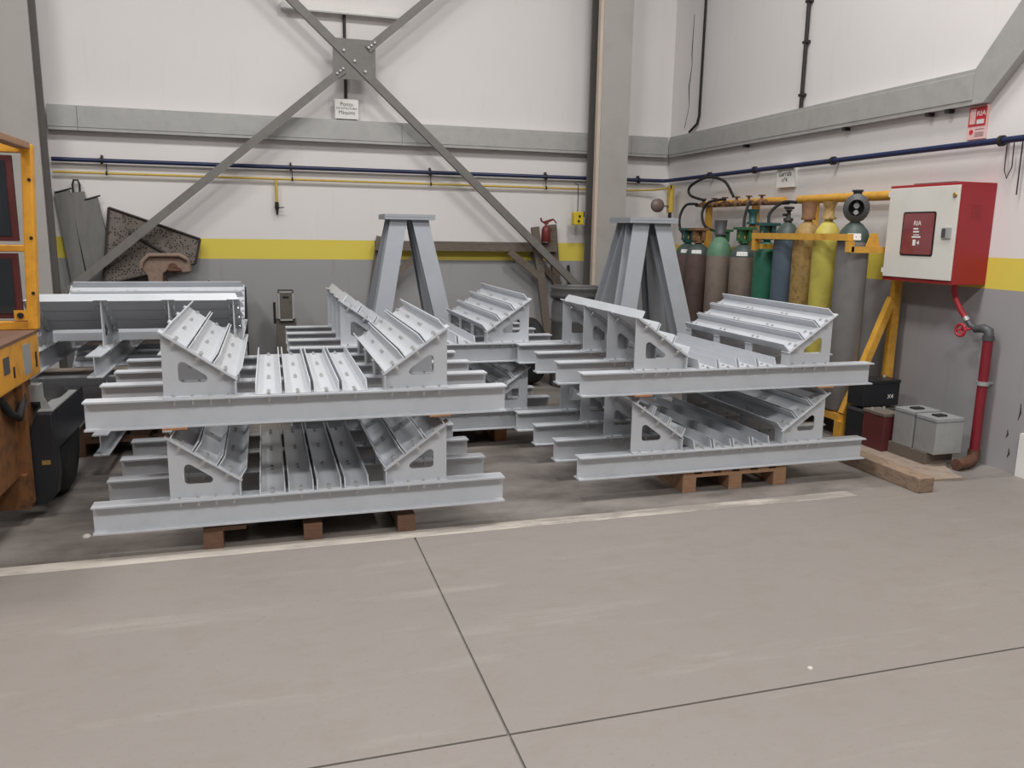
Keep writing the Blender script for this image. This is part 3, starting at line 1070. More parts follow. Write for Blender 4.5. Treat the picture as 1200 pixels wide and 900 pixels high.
battery('maroon vehicle battery beside the grey tin boxes', 4.725, 5.228, 0.0175, 0.16, 0.24, 0.31, 'battery_maroon', 'old_timber')
battery('black vehicle battery with chalk marks standing on another battery', 4.82, 5.455, 0.330, 0.36, 0.19, 0.215, 'black_plastic', 'black_plastic', 0.0, 'X4')
battery('black vehicle battery under the chalk-marked one beside the bottle rack', 4.82, 5.455, 0.0175, 0.34, 0.20, 0.29, 'black_plastic', 'cap_grey')

# ------------------------------------------------------------------ gas bottle rack
t = thing('bottle_rack', 'orange steel rack holding the row of gas bottles', 'rack', (0, 0, 0))


def bar(name, p0, p1, w, parent, material='rack_orange', seg_=4):
    b = MB()
    p0, p1 = Vector(p0), Vector(p1)
    d = (p1 - p0); L = d.length; d.normalize()
    up = Vector((0, 0, 1)) if abs(d.z) < 0.95 else Vector((0, 1, 0))
    u = d.cross(up).normalized(); v = u.cross(d)
    b.prism([(-w / 2, -w / 2), (w / 2, -w / 2), (w / 2, w / 2), (-w / 2, w / 2)], frame_axes(u, v, d, p0), L)
    return b.build(name, material, parent)


RX0, RX1, RY0, RY1 = 4.66, 5.10, 5.63, 8.78
bar('base_rail', (RX0, RY0, 0.18), (RX0, RY1, 0.18), 0.06, t)
bar('base_rail', (RX1, RY0, 0.18), (RX1, RY1, 0.18), 0.06, t)
for y in (RY0, 6.8, 7.8, RY1):
    bar('cross_rail', (RX0, y, 0.18), (RX1, y, 0.18), 0.056, t)
    bar('foot', (RX0, y, 0.0), (RX0, y, 0.15), 0.07, t)
    bar('foot', (RX1, y, 0.0), (RX1, y, 0.15), 0.07, t)
    bar('post', (RX1, y, 0.21), (RX1, y, 2.02), 0.062, t)
bar('diagonal_stay', (RX0 + 0.02, RY0, 0.21), (RX1 - 0.03, RY0, 1.20), 0.06, t)
bar('diagonal_stay', (RX0 + 0.02, RY1, 0.21), (RX1 - 0.03, RY1, 1.20), 0.06, t)
b = MB(); b.bx(RX0 - 0.01, RX1, RY0, RY1, 0.21, 0.222); b.build('floor_plate', 'machine_dirty', t)
b = MB(); b.tube([(RX1, 5.62, 2.055), (RX1, 7.05, 2.06)], 0.042, 10); b.build('top_rail', 'rack_orange', t)
b = MB(); b.tube([(RX1, 7.30, 2.06), (RX1, RY1 + 0.1, 2.06)], 0.040, 10); b.build('top_rail', 'rack_orange', t)
FRONT = 4.58
bar('retaining_bar', (FRONT, 5.615, 1.70), (FRONT, 7.0, 1.70), 0.055, t)
bar('retaining_bracket', (FRONT, 5.615, 1.58), (FRONT, 5.615, 1.67), 0.05, t)
bar('retaining_bracket', (FRONT, 6.97, 1.56), (FRONT, 6.97, 1.67), 0.05, t)
bar('retaining_arm', (FRONT, 5.615, 1.60), (RX1 - 0.035, 5.615, 1.60), 0.05, t)
b = MB(); b.prism([(-0.07, 0), (0.07, 0), (0.03, 0.11), (-0.03, 0.11)], frame_axes((1, 0, 0), (0, 0, 1), (0, 1, 0), (4.80, 5.60, 1.626)), 0.012); b.build('lug', 'rack_orange', t)
bar('retaining_arm', (FRONT, 6.87, 1.60), (RX1, 6.87, 1.60), 0.046, t)


def bottle(label, x, y, r, hs, top, body, shoulder, cap, cap_mat, tagged=False, z0=0.223):
    """gas cylinder: hs is where the shoulder starts, top where the neck ends (heights over the floor)"""
    t = thing('gas_bottle', label, 'gas bottle', (x, y, z0), 0, 'gas bottles in the orange rack')
    h, n = hs - z0, top - z0
    b = MB(); b.lathe([(r * 0.9, 0), (r, 0.02), (r, h)], seg=24); b.build('body', body, t)
    b = MB(); b.lathe([(r, h + 0.0005), (r * 0.97, h + (n - h) * 0.25), (r * 0.82, h + (n - h) * 0.55), (r * 0.5, h + (n - h) * 0.82), (r * 0.30, h + (n - h) * 0.92), (r * 0.28, n)], seg=24)
    sh = b.build('shoulder', shoulder, t)
    if cap == 'valve':
        b = MB(); b.lathe([(0.045, 0), (0.045, 0.03), (0.02, 0.032), (0.018, 0.09), (0.03, 0.095), (0.03, 0.11)], (0, 0, n), 12)
        b.tube([(-0.06, 0, n + 0.06), (0.0, 0, n + 0.06)], 0.014, 8)
        b.tube([(-0.05, 0, n + 0.125), (0.05, 0, n + 0.125)], 0.012, 8)
        b.build('valve', cap_mat, t)
    elif cap == 'cage':
        b = MB()
        b.lathe([(0.060, 0), (0.062, 0.03)], (0, 0, n), 16)
        for a in (0.5, 2.1, 3.6, 5.2):
            b.box((0.055 * math.cos(a), 0.055 * math.sin(a), n + 0.085), (0.045, 0.045, 0.12))
        b.box((0, 0, n + 0.152), (0.17, 0.17, 0.028))
        cg = b.build('valve_cage', cap_mat, t)
        b = MB(); b.lathe([(0.022, 0.03), (0.024, 0.08), (0.014, 0.085), (0.016, 0.13)], (0, 0, n), 10)
        b.tube([(-0.075, -0.02, n + 0.07), (0, 0, n + 0.07)], 0.016, 8); b.build('valve', 'brass', cg)
    elif cap == 'tulip':
        b = MB(); b.lathe([(0.060, 0), (0.064, 0.02), (0.042, 0.03), (0.042, 0.10), (0.060, 0.14), (0.064, 0.155)], (0, 0, n), 16)
        b.build('valve_cap', cap_mat, t)
    elif cap == 'guard':
        # round open guard with a window, facing the aisle
        b = MB()
        R_, r_ = 0.105, 0.062
        rings = []
        face = Vector((-0.64, -0.77, 0))
        side = Vector((0.77, -0.64, 0))
        for k in range(20):
            a = 2 * PI * k / 20
            dr_ = side * math.cos(a) + Vector((0, 0, 1.12)) * math.sin(a)
            c0 = Vector((0, 0, n + 0.10))
            rings.append([c0 + dr_ * R_ - face * 0.07, c0 + dr_ * R_ + face * 0.05, c0 + dr_ * r_ + face * 0.085, c0 + dr_ * r_ * 0.9 - face * 0.05])
        vs = [p for rg in rings for p in rg]
        fs = []
        for k in range(20):
            k2 = (k + 1) % 20
            for q in range(3):
                fs.append((k * 4 + q, k * 4 + q + 1, k2 * 4 + q + 1, k2 * 4 + q))
            fs.append((k * 4 + 3, k * 4, k2 * 4, k2 * 4 + 3))
        b.add(vs, fs)
        fs2 = [tuple(k * 4 + 3 for k in range(20))]
        b.add(vs, fs2)
        b.lathe([(0.035, 0), (0.035, 0.03), (0.045, 0.03), (0.045, 0.045)], (0, 0, n + 0.205), 12)
        gd = b.build('guard', cap_mat, t)
        b = MB(); q = Vector((0, 0, n + 0.12)) - face * 0.03
        b.tube([q, q + face * 0.07], 0.024, 10); b.tube([q - Vector((0, 0, 0.055)), q - Vector((0, 0, 0.055)) + face * 0.075], 0.020, 10)
        b.tube([q - Vector((0, 0, 0.1)), q + Vector((0, 0, 0.04))], 0.014, 8); b.build('valve', 'tin_grey', gd)
    elif cap == 'block':
        b = MB(); b.lathe([(0.062, 0), (0.066, 0.02), (0.058, 0.03), (0.070, 0.16)], (0, 0, n), 8); b.build('valve_cap', cap_mat, t)
    if tagged:
        a0 = math.radians(232)
        b = MB()
        vs = []
        for k in range(5):
            a = a0 + (k - 2) * 0.22
            for (f_, rr) in ((0.10, 0.992), (0.40, 0.925)):
                vs.append((r * (rr + 0.012) * math.cos(a), r * (rr + 0.012) * math.sin(a), h + (n - h) * f_))
        b.add(vs, [(k * 2, k * 2 + 2, k * 2 + 3, k * 2 + 1) for k in range(4)])
        b.build('sticker', 'sign_white', sh)
    return t


R1, R2 = 0.118, 0.132
bottle('large grey gas bottle with a round open valve guard', 4.745, 5.78, 0.130, 1.66, 1.84, 'cyl_grey', 'cyl_shoulder_dark', 'guard', 'cap_grey', True)
bottle('bright yellow gas bottle', 4.75, 6.125, R1, 1.66, 1.85, 'cyl_yellow', 'cyl_yellow', 'tulip', 'cyl_ochre')
bottle('rusty ochre gas bottle', 4.75, 6.41, R1, 1.66, 1.85, 'cyl_ochre', 'cyl_ochre', 'block', 'cap_rust')
bottle('slate blue gas bottle with dark shoulder', 4.75, 6.71, R1, 1.66, 1.84, 'cyl_blue', 'cyl_shoulder_dark', 'valve', 'dark_metal')
bottle('dark green gas bottle with teal valve cage', 4.75, 7.03, R1, 1.50, 1.66, 'cyl_green', 'cyl_green', 'cage', 'cap_teal')
bottle('taupe gas bottle with white sticker and green valve cage', 4.74, 7.42, R2, 1.48, 1.62, 'cyl_taupe', 'cyl_shoulder_dark', 'cage', 'cap_green', True)
bottle('taupe gas bottle with pale green shoulder and grey block cap', 4.72, 7.86, R2, 1.48, 1.70, 'cyl_taupe', 'cyl_green_light', 'block', 'cap_grey')
bottle('dark brown gas bottle with white sticker', 4.70, 8.28, R2, 1.48, 1.61, 'cyl_brown_dark', 'cyl_shoulder_dark', 'cage', 'cap_rust', True)
bottle('dark brown gas bottle at the corner end of the rack', 4.74, 8.60, R2, 1.48, 1.61, 'cyl_brown_dark', 'cyl_shoulder_dark', 'cage', 'cap_teal', True)
bottle('brown shouldered gas bottle with teal tulip cap behind the taupe one', 4.955, 7.62, 0.110, 1.58, 1.82, 'cyl_brown_dark', 'cap_rust', 'tulip', 'cap_teal')
bottle('green topped gas bottle standing behind the dark brown ones', 4.955, 8.20, 0.110, 1.46, 1.60, 'cyl_brown_dark', 'cap_green', 'cage', 'cap_green')

# hoses at the manifold
t = thing('hose_manifold', 'rusty gas manifold with valves along the top of the bottle rack', 'manifold', (0, 0, 0))
b = MB(); b.tube([(5.02, 7.10, 2.03), (5.02, 8.95, 2.05)], 0.018, 8); b.build('manifold_tube', 'rusty', t)
for k in range(6):
    y = 7.55 + k * 0.24
    b = MB(); b.lathe([(0.03, 0), (0.042, 0.03), (0.03, 0.06), (0.014, 0.062), (0.014, 0.09), (0.035, 0.092), (0.035, 0.105)], (5.0, y, 2.02), 10)
    b.tube([(5.0, y - 0.08, 2.05), (5.0, y + 0.08, 2.05)], 0.024, 8); b.build('valve', 'cap_rust', t)


def hose(label, pts, r=0.016):
    # smooth path through the points
    P_ = [Vector(p) for p in pts]
    out = []
    for i in range(len(P_) - 1):
        p0, p1, p2, p3 = P_[max(i - 1, 0)], P_[i], P_[i + 1], P_[min(i + 2, len(P_) - 1)]
        for k in range(6):
            s = k / 6
            out.append(0.5 * ((2 * p1) + (-p0 + p2) * s + (2 * p0 - 5 * p1 + 4 * p2 - p3) * s * s + (-p0 + 3 * p1 - 3 * p2 + p3) * s ** 3))
    out.append(P_[-1])
    b = MB(); b.tube(out, r, 7)
    return tag(b.build('gas_hose', 'black_rubber'), label, 'hose', 'black hoses of the gas manifold')


hose('black gas hose looping high above the manifold', [(4.96, 8.65, 2.10), (4.93, 8.95, 2.17), (4.93, 8.95, 2.28), (4.95, 8.60, 2.36), (4.96, 8.25, 2.30), (4.97, 8.05, 2.12)])
hose('black gas hose dropping beside the corner to the dark brown bottle', [(4.95, 8.80, 2.06), (4.88, 8.95, 2.05), (4.82, 8.98, 1.90), (4.78, 8.85, 1.74), (4.74, 8.62, 1.72)])
hose('black gas hose arching down to the green topped bottle', [(4.96, 8.20, 2.10), (4.90, 8.45, 2.07), (4.86, 8.52, 1.95), (4.84, 8.40, 1.80), (4.90, 8.24, 1.74)])
hose('straight black gas hose dropping to the taupe bottle', [(4.96, 7.70, 2.06), (4.90, 7.66, 1.98), (4.84, 7.60, 1.86), (4.76, 7.46, 1.74)])
hose('black gas hose arching down to the dark green bottle', [(5.02, 6.98, 2.03), (4.96, 7.12, 2.03), (4.86, 7.18, 1.92), (4.80, 7.08, 1.76)])

# ------------------------------------------------------------------ orange machine at the left edge
t = thing('industrial_truck', 'orange yellow industrial truck with windowed cab frame and black tyre', 'vehicle', (0, 0, 0))
MX = -1.335
YF = 5.40
b = MB(); b.bx(-3.6, MX, 3.9, YF, 0.82, 1.065); hp = b.build('side_panel', 'machine_yellow', t, bevel=0.012)  # unseen left end of the body lengthened to block light from there
b = MB(); b.bx(-3.6, MX + 0.006, 3.9, YF + 0.004, 1.066, 1.082); b.build('panel_lip', 'pallet_wood', t)
b = MB(); b.bx(MX, MX + 0.003, 5.06, 5.20, 0.86, 1.03); b.build('data_plate', 'tin_grey', hp)
b = MB(); b.bx(MX, MX + 0.003, 4.70, 4.80, 0.92, 1.01); b.build('data_plate', 'cap_grey', hp)
b = MB(); b.bx(MX, MX + 0.003, 4.86, 4.885, 0.88, 0.94); b.build('slot', 'ink', hp)
b = MB(); b.bx(MX, MX + 0.004, 5.30, 5.325, 0.87, 0.96); b.build('slot', 'ink', hp)
b = MB(); b.bx(-3.6, MX - 0.05, 3.9, YF - 0.05, 0.30, 0.82); b.build('chassis', 'machine_dirty', t)
b = MB(); b.bx(MX - 0.05, MX - 0.01, 5.02, 5.08, 0.12, 0.82); b.bx(MX - 0.30, MX - 0.02, 4.98, 5.10, 0.10, 0.30); b.build('stabiliser_leg', 'machine_dirty', t)
b = MB(); b.tube([(MX - 0.06, 4.75, 0.82), (MX - 0.02, 4.80, 0.70), (MX - 0.02, 4.95, 0.64), (MX - 0.02, 5.05, 0.72), (MX - 0.05, 5.1, 0.82)], 0.022, 8); b.build('hydraulic_hose', 'black_rubber', t)
b = MB(); b.bx(MX - 0.06, MX + 0.004, 5.30, 5.39, 0.66, 0.76); b.build('work_light', 'tin_grey', t)
# cab frame
def post(p0, p1, wx, wy, name='cab_post', mat_='machine_yellow'):
    b = MB()
    vs = []
    for P_ in (p0, p1):
        for sx, sy in ((-1, -1), (1, -1), (1, 1), (-1, 1)):
            vs.append((P_[0] + sx * wx / 2, P_[1] + sy * wy / 2, P_[2]))
    b.add(vs, [(0, 1, 5, 4), (1, 2, 6, 5), (2, 3, 7, 6), (3, 0, 4, 7), (3, 2, 1, 0), (4, 5, 6, 7)])
    return b.build(name, mat_, t, bevel=0.008)


pst = post((-1.353, 5.40, 1.083), (-1.298, 5.40, 2.15), 0.058, 0.07)
for z in (1.30, 1.62, 1.95):
    b = MB(); b.tube([(-1.34 + (z - 1.08) * 0.05, 5.364, z), (-1.34 + (z - 1.08) * 0.05, 5.360, z)], 0.010, 8); b.build('bolt_hole', 'ink', pst)
b = MB(); b.bx(-2.45, -1.33, 5.37, 5.43, 1.083, 1.135); b.build('sill_bar', 'machine_yellow', t, bevel=0.006)
b = MB(); b.bx(-2.45, -1.33, 5.37, 5.43, 1.54, 1.58); b.build('middle_bar', 'machine_yellow', t, bevel=0.006)
b = MB(); b.bx(-1.345, -1.275, 3.9, 5.36, 2.12, 2.16); b.build('roof_bar', 'pallet_wood_pale', t, bevel=0.006)
b = MB(); b.bx(-2.45, -1.33, 5.37, 5.43, 2.10, 2.15); b.build('roof_bar', 'machine_yellow', t, bevel=0.006)
for (z0, z1, xr) in ((1.60, 2.085, -1.385), (1.15, 1.53, -1.40)):
    b = MB(); b.bx(-2.44, xr, 5.385, 5.415, z0, z1); g_ = b.build('window_gasket', 'gasket_red', t)
    b = MB(); b.bx(-2.42, xr - 0.032, 5.378, 5.422, z0 + 0.03, z1 - 0.03); b.build('window_pane', 'dark_glass', g_)
b = MB(); b.bx(-1.44, -1.37, 5.36, 5.369, 1.14, 1.20); cr = b.build('corner_plate', 'machine_yellow', t)
b = MB(); b.lathe([(0.017, 0), (0.017, 0.012)], (-1.405, 5.36, 1.17), 12, Matrix.Rotation(PI / 2, 3, 'X')); b.build('grommet', 'ink', cr)
# wheel and mudguard
b = MB()
b.lathe([(0.20, -0.13), (0.31, -0.13), (0.345, -0.09), (0.350, 0), (0.345, 0.09), (0.31, 0.13), (0.20, 0.13)], (-1.40, 5.62, 0.352), 28, Matrix.Rotation(PI / 2, 3, 'Y')); wh = b.build('tyre', 'black_rubber', t)
b = MB(); b.lathe([(0.05, -0.10), (0.19, -0.12), (0.19, 0.12), (0.05, 0.10)], (-1.40, 5.62, 0.352), 18, Matrix.Rotation(PI / 2, 3, 'Y')); b.build('rim', 'machine_dirty', wh)
prof = [(-1.50, 0.10), (-1.30, 0.08), (-1.24, 0.14), (-1.222, 0.26), (-1.228, 0.63), (-1.305, 0.63), (-1.36, 0.50)]
b = MB(); b.prism(prof, frame_axes((1, 0, 0), (0, 0, 1), (0, 1, 0), (0, 5.10, 0)), 0.10); mg = b.build('mudguard_front', 'black_plastic', t, bevel=0.01)
b = MB(); b.bx(-1.305, -1.228, 5.20, 5.92, 0.40, 0.632); b.build('mudguard_top', 'black_plastic', mg)
b = MB(); b.bx(-1.305, -1.226, 5.12, 5.75, 0.633, 0.642); b.build('mudguard_trim', 'tin_grey', mg)
b = MB(); b.prism([(0, 0), (0.05, 0), (0.012, 0.085), (0, 0.085)], frame_axes((1, 0, 0), (0, 0, 1), (0, 1, 0), (-1.295, 5.16, 0.643)), 0.01); b.build('bracket', 'tin_grey', mg)
b = MB(); b.bx(-1.30, -1.255, 5.093, 5.099, 0.325, 0.35); b.build('badge', 'brass', mg)

# ------------------------------------------------------------------ things along the back wall, left of the braces
for k, (x, zt, lean, w, lab) in enumerate((
        (-2.12, 2.06, 0.22, 0.15, 'grey steel plank leaning on the back wall against the column'),
        (-1.975, 2.05, 0.275, 0.15, 'grey steel plank with a lifting loop leaning on the back wall'),
        (-1.84, 1.99, 0.325, 0.135, 'grey steel plank leaning beside the rusty perforated tray'))):
    t = thing('leaning_plank', lab, 'plank', (x + lean, 9.985, 0))
    d = Vector((-lean, 0.04, zt)); L = d.length; d.normalize()
    u = Vector((1, 0, 0)); u = (u - d * u.dot(d)).normalized(); v = d.cross(u)
    b = MB()
    a = w / 2
    b.prism([(-a, 0), (-a, 0.05), (-a + 0.006, 0.05), (-a + 0.006, 0.006), (a - 0.006, 0.006), (a - 0.006, 0.05), (a, 0.05), (a, 0)], frame_axes(u, v, d, (0, 0, 0.001)), L)
    b.build('channel', 'plank_grey', t)
    if k == 1:
        top = d * L
        b = MB(); b.tube([top + Vector((-0.03, 0.02, -0.05)), top + Vector((-0.035, 0.02, 0.08)), top + Vector((-0.02, 0.02, 0.13)), top + Vector((0.02, 0.02, 0.13)), top + Vector((0.035, 0.02, 0.08)), top + Vector((0.03, 0.02, -0.05))], 0.012, 7)
        b.build('lifting_loop', 'dark_metal', t)
    else:
        top = d * L
        b = MB(); b.tube([top + Vector((-0.06, 0.0, -0.02)), top + Vector((0.10, 0.0, 0.03))], 0.010, 6); b.build('end_rod', 'dark_metal', t)
# scrap bin with rusty things
t = thing('scrap_bin', 'dark steel scrap bin against the back wall behind the sideways frames', 'bin', (-0.85, 9.45, 0))
W_, D_, H_ = 1.2, 0.94, 1.02
b = MB(); b.bx(-W_ / 2, W_ / 2, -D_ / 2, D_ / 2, 0.0, 0.02); b.build('bottom', 'scrap_dark', t)
for (x0, x1, y0, y1) in ((-W_ / 2, W_ / 2, -D_ / 2, -D_ / 2 + 0.02), (-W_ / 2, W_ / 2, D_ / 2 - 0.02, D_ / 2), (-W_ / 2, -W_ / 2 + 0.02, -D_ / 2, D_ / 2), (W_ / 2 - 0.02, W_ / 2, -D_ / 2, D_ / 2)):
    b = MB(); b.bx(x0, x1, y0, y1, 0.02, H_); b.build('side', 'scrap_dark', t)
b = MB()
for k in range(170):
    p = Vector((random.uniform(-0.54, 0.54), random.uniform(-0.42, 0.42), random.uniform(0.55, 1.02)))
    q = Vector((random.uniform(-1, 1), random.uniform(-1, 1), random.uniform(-0.4, 0.5))).normalized() * random.uniform(0.08, 0.22)
    q.x = max(-0.56 - p.x, min(0.56 - p.x, q.x)); q.y = max(-0.42 - p.y, min(0.42 - p.y, q.y))
    b.tube([p, p + q * 0.5 + Vector((0, 0, 0.02)), p + q], random.uniform(0.006, 0.02), 5)
o = b.build('scrap_pile', 'rusty')
o.location = (-0.85, 9.45, 0)
o['kind'] = 'stuff'
tag(o, 'heap of rusty rods and offcuts filling the scrap bin', 'scrap')
b = MB()
for k in range(10):
    p = Vector((random.uniform(0.15, 0.5), random.uniform(-0.35, 0.0), random.uniform(1.03, 1.05)))
    q = Vector((random.uniform(-0.16, 0.16), random.uniform(-0.1, 0.1), random.uniform(0.0, 0.12)))
    b.tube([p, p + q], 0.008, 5)
o = b.build('steel_offcuts', 'tin_grey')
o.location = (-0.85, 9.45, 0)
o['kind'] = 'stuff'
tag(o, 'bright thin steel offcuts on top of the scrap heap', 'scrap')

t = thing('steel_crate', 'dark steel crate under the low end of the rusty perforated tray', 'crate', (-1.655, 9.50, 0))
b = MB(); b.bx(-0.19, 0.19, -0.25, 0.25, 0, 0.94); b.build('body', 'scrap_dark', t, bevel=0.01)
b = MB(); b.bx(-0.20, 0.20, -0.26, 0.26, 0.941, 1.0); b.build('lid', 'dark_metal', t, bevel=0.01)
t = thing('perforated_tray', 'rusty perforated steel tray leaning crookedly on the back wall', 'tray', (-1.25, 9.885, 1.03))
pts = [(-0.50, 0.02), (0.46, 0.26), (0.52, 0.54), (-0.42, 0.88)]
R_ = Matrix.Rotation(math.radians(-12), 4, 'X')
b = MB(); b.prism(pts, R_ @ frame_axes((1, 0, 0), (0, 0, 1), (0, 1, 0)), 0.012); b.build('sheet', 'perforated_rust', t)
for i in range(4):
    p, q = Vector(pts[i]), Vector(pts[(i + 1) % 4])
    p3, q3 = R_ @ Vector((p.x, -0.012, p.y)), R_ @ Vector((q.x, -0.012, q.y))
    b = MB(); b.tube([p3, q3], 0.014, 4, True, False); b.build('rim', 'scrap_dark', t)
p3, q3 = R_ @ Vector((-0.22, -0.012, 0.60)), R_ @ Vector((0.22, -0.012, 0.33))
b = MB(); b.tube([p3, q3], 0.018, 6); b.build('rib', 'scrap_dark', t)

t = thing('cast_bracket', 'pinkish brown cast machine bracket lying on the scrap', 'casting', (-1.02, 9.25, 1.03))
b = MB()
b.prism([(-0.17, 0.0), (-0.05, 0.0), (-0.03, 0.18), (0.02, 0.22), (0.06, 0.17), (0.14, 0.19), (0.24, 0.20), (0.22, 0.31), (0.14, 0.36), (-0.16, 0.36), (-0.23, 0.30), (-0.24, 0.22), (-0.18, 0.16)][::1], frame_axes((1, 0, 0), (0, 0, 1), (0, 1, 0), (0, -0.10, 0)), 0.22)
b.build('body', 'cast_brown', t, bevel=0.012)
b = MB(); b.tube([(-0.235, -0.12, 0.24), (-0.22, -0.12, 0.31), (-0.15, -0.12, 0.375), (0.14, -0.12, 0.375), (0.22, -0.12, 0.33)], 0.022, 8); b.build('rim', 'cast_brown', t)
b = MB(); b.tube([(0.07, -0.13, 0.25), (0.07, -0.10, 0.25)], 0.045, 12); b.build('boss', 'rusty', t)
b = MB(); b.tube([(0.13, -0.16, 0.23), (0.13, -0.10, 0.23)], 0.018, 8); b.tube([(0.03, -0.15, 0.22), (0.16, -0.15, 0.22)], 0.014, 8); b.build('lever', 'rusty', t)

# metal box on a stand by the back wall
t = thing('floor_box', 'taupe metal box on a stand against the back wall before the brace cross', 'box', (0.17, 9.60, 0))
b = MB(); b.bx(-0.10, 0.12, -0.08, 0.20, 0, 0.66); b.build('stand', 'box_taupe', t, bevel=0.005)
b = MB(); b.bx(-0.075, 0.10, -0.10, 0.16, 0.661, 1.0); bx_ = b.build('case', 'dark_metal', t, bevel=0.005)
b = MB(); b.bx(-0.052, 0.078, -0.112, -0.101, 0.69, 0.975); fp = b.build('front_panel', 'box_taupe', bx_)
for (x0, x1, z0, z1) in ((-0.075, -0.055, 0.665, 0.995), (0.08, 0.10, 0.665, 0.995), (-0.075, 0.10, 0.98, 0.998), (-0.075, 0.10, 0.663, 0.685)):
    b = MB(); b.bx(x0, x1, -0.116, -0.101, z0, z1); b.build('front_edge', 'galvanised', bx_)
b = MB(); b.bx(-0.025, 0.045, -0.116, -0.113, 0.92, 0.94); b.build('slot', 'ink', bx_)
b = MB(); b.bx(-0.13, -0.102, -0.02, 0.10, 0.62, 0.86); b.build('bracket', 'dark_metal', t)

# timber trestle
t = thing('timber_trestle', 'weathered timber trestle with leaning legs against the back wall', 'trestle', (2.88, 9.965, 0))


def timber(name, p0, p1, w, h, parent=t):
    p0, p1 = Vector(p0), Vector(p1)
    d = p1 - p0; L = d.length; d.normalize()
    up = Vector((0, 1, 0))
    u = d.cross(up).normalized(); v = u.cross(d)
    b = MB(); b.prism([(-w / 2, -h / 2), (w / 2, -h / 2), (w / 2, h / 2), (-w / 2, h / 2)], frame_axes(u, v, d, p0), L)
    return b.build(name, 'old_timber', parent)


timber('top_beam', (-1.62, 0.02, 1.512), (0.72, 0.02, 1.512), 0.115, 0.07)
timber('leg', (0.66, -0.045, 0.0), (0.40, -0.045, 1.765), 0.10, 0.055)
timber('leg', (0.86, 0.085, 0.0), (0.68, 0.085, 1.80), 0.10, 0.055)
timber('leg', (-1.70, -0.045, 0.0), (-1.50, -0.045, 1.60), 0.10, 0.055)
timber('leg', (-1.78, 0.085, 0.0), (-1.54, 0.085, 1.62), 0.10, 0.055)
timber('knee_brace', (0.53, -0.045, 1.09), (0.07, -0.045, 1.45), 0.08, 0.05)
timber('knee_brace', (-1.46, -0.045, 1.09), (-1.06, -0.045, 1.45), 0.08, 0.05)
timber('knee_brace', (0.40, 0.085, 1.44), (0.80, 0.085, 1.02), 0.08, 0.05)
t = thing('fire_extinguisher', 'small dark red extinguisher hung between the trestle leg tops', 'extinguisher', (3.425, 9.905, 1.578))
b = MB(); b.lathe([(0.05, 0), (0.058, 0.01), (0.058, 0.15), (0.045, 0.19), (0.018, 0.205), (0.018, 0.225)], seg=16); b.build('bottle', 'extinguisher_red', t)
b = MB(); b.bx(-0.025, 0.025, -0.02, 0.02, 0.226, 0.26); b.box((0.03, 0, 0.27), (0.13, 0.02, 0.018), Matrix.Rotation(-0.3, 3, 'Y')); b.tube([(-0.02, 0, 0.24), (-0.06, 0, 0.26), (-0.075, 0, 0.30)], 0.012, 6)
b.tube([(0.02, 0, 0.25), (0.10, 0, 0.285), (0.14, 0, 0.24)], 0.010, 6); b.build('trigger_head', 'extinguisher_red', t)

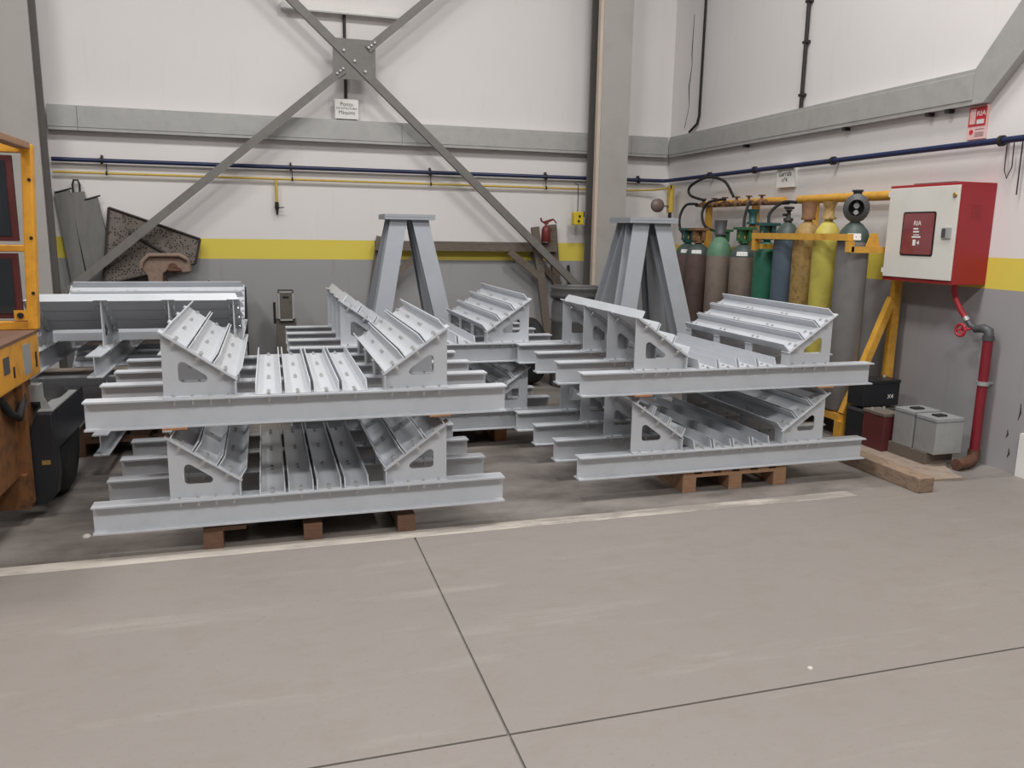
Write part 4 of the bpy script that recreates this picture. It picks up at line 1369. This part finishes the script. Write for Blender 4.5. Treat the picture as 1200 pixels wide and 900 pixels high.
# steel drum
t = thing('steel_drum', 'grey steel drum with rolled rims beside the trestle', 'drum', (3.30, 8.43, 0.0))
r = 0.285
b = MB(); b.lathe([(r - 0.01, 0), (r + 0.006, 0.01), (r, 0.03), (r, 0.34), (r + 0.012, 0.36), (r, 0.38), (r, 0.72), (r + 0.012, 0.74), (r, 0.76), (r - 0.004, 0.92), (r - 0.02, 0.96), (r - 0.02, 0.985)], seg=32); b.build('shell', 'drum_grey', t)
b = MB(); b.lathe([(r - 0.03, 0.986), (r + 0.012, 0.986), (r + 0.016, 1.03), (r + 0.006, 1.07), (r + 0.02, 1.09), (r + 0.02, 1.115), (r - 0.005, 1.115), (r - 0.005, 1.09)], seg=32); b.build('lid_ring', 'drum_grey', t)
b = MB(); b.tube([(3.87, 9.95, 0.0), (3.80, 10.06, 1.28)], 0.018, 6)
tag(b.build('iron_rod', 'dark_metal'), 'dark iron rod leaning on the wall behind the drum', 'rod')
t = thing('spare_tyre', 'black tyre standing beside the trestle leg', 'tyre', (2.80, 8.62, 0.0))
Mr = Matrix.Rotation(math.radians(10), 3, 'Z') @ Matrix.Rotation(PI / 2, 3, 'Y')
b = MB(); b.lathe([(0.20, -0.08), (0.35, -0.07), (0.375, -0.05), (0.375, 0.05), (0.35, 0.07), (0.20, 0.08)], (0, 0, 0.376), 28, Mr); b.build('tread', 'black_rubber', t)
b = MB(); b.lathe([(0.04, -0.05), (0.195, -0.06), (0.195, 0.06), (0.04, 0.05)], (0, 0, 0.376), 18, Mr); b.build('rim', 'rusty', t)
# yellow box on a cord
t = thing('pendant_box', 'small yellow control box hanging on a cord before the back wall', 'control box', (3.84, 9.88, 1.80))
b = MB(); b.bx(-0.065, 0.065, -0.06, 0.06, 0.0, 0.165); b.build('case', 'hazard_yellow', t, bevel=0.012)
for s in (-0.03, 0.03):
    b = MB(); b.lathe([(0.016, 0), (0.014, 0.014)], (s * 0.2, -0.061, 0.08 + s), 10, Matrix.Rotation(PI / 2, 3, 'X')); b.build('button', 'black_plastic', t)
b = MB(); b.bx(0.066, 0.085, -0.04, 0.05, 0.10, 0.17); b.build('hook', 'black_plastic', t)
b = MB(); b.tube([(0.0, 0, 0.166), (0.0, 0.0, 0.50), (0.0, 0.14, 0.53)], 0.006, 6); b.build('cord', 'dark_metal', t)

# litter on the floor
for (x, y, s, lab) in ((-1.02, 4.72, 0.025, 'white scrap of litter on the floor by the black tyre'),
                       (2.02, 2.48, 0.012, 'tiny pale chip of litter on the open floor near the slab joint')):
    b = MB(); b.lathe([(s, 0), (s * 0.8, s * 0.4), (s * 0.2, s * 0.6)], (0, 0, 0.0005), 6)
    tag(b.build('litter_chip', 'litter', None, (x, y, 0)), lab, 'litter')
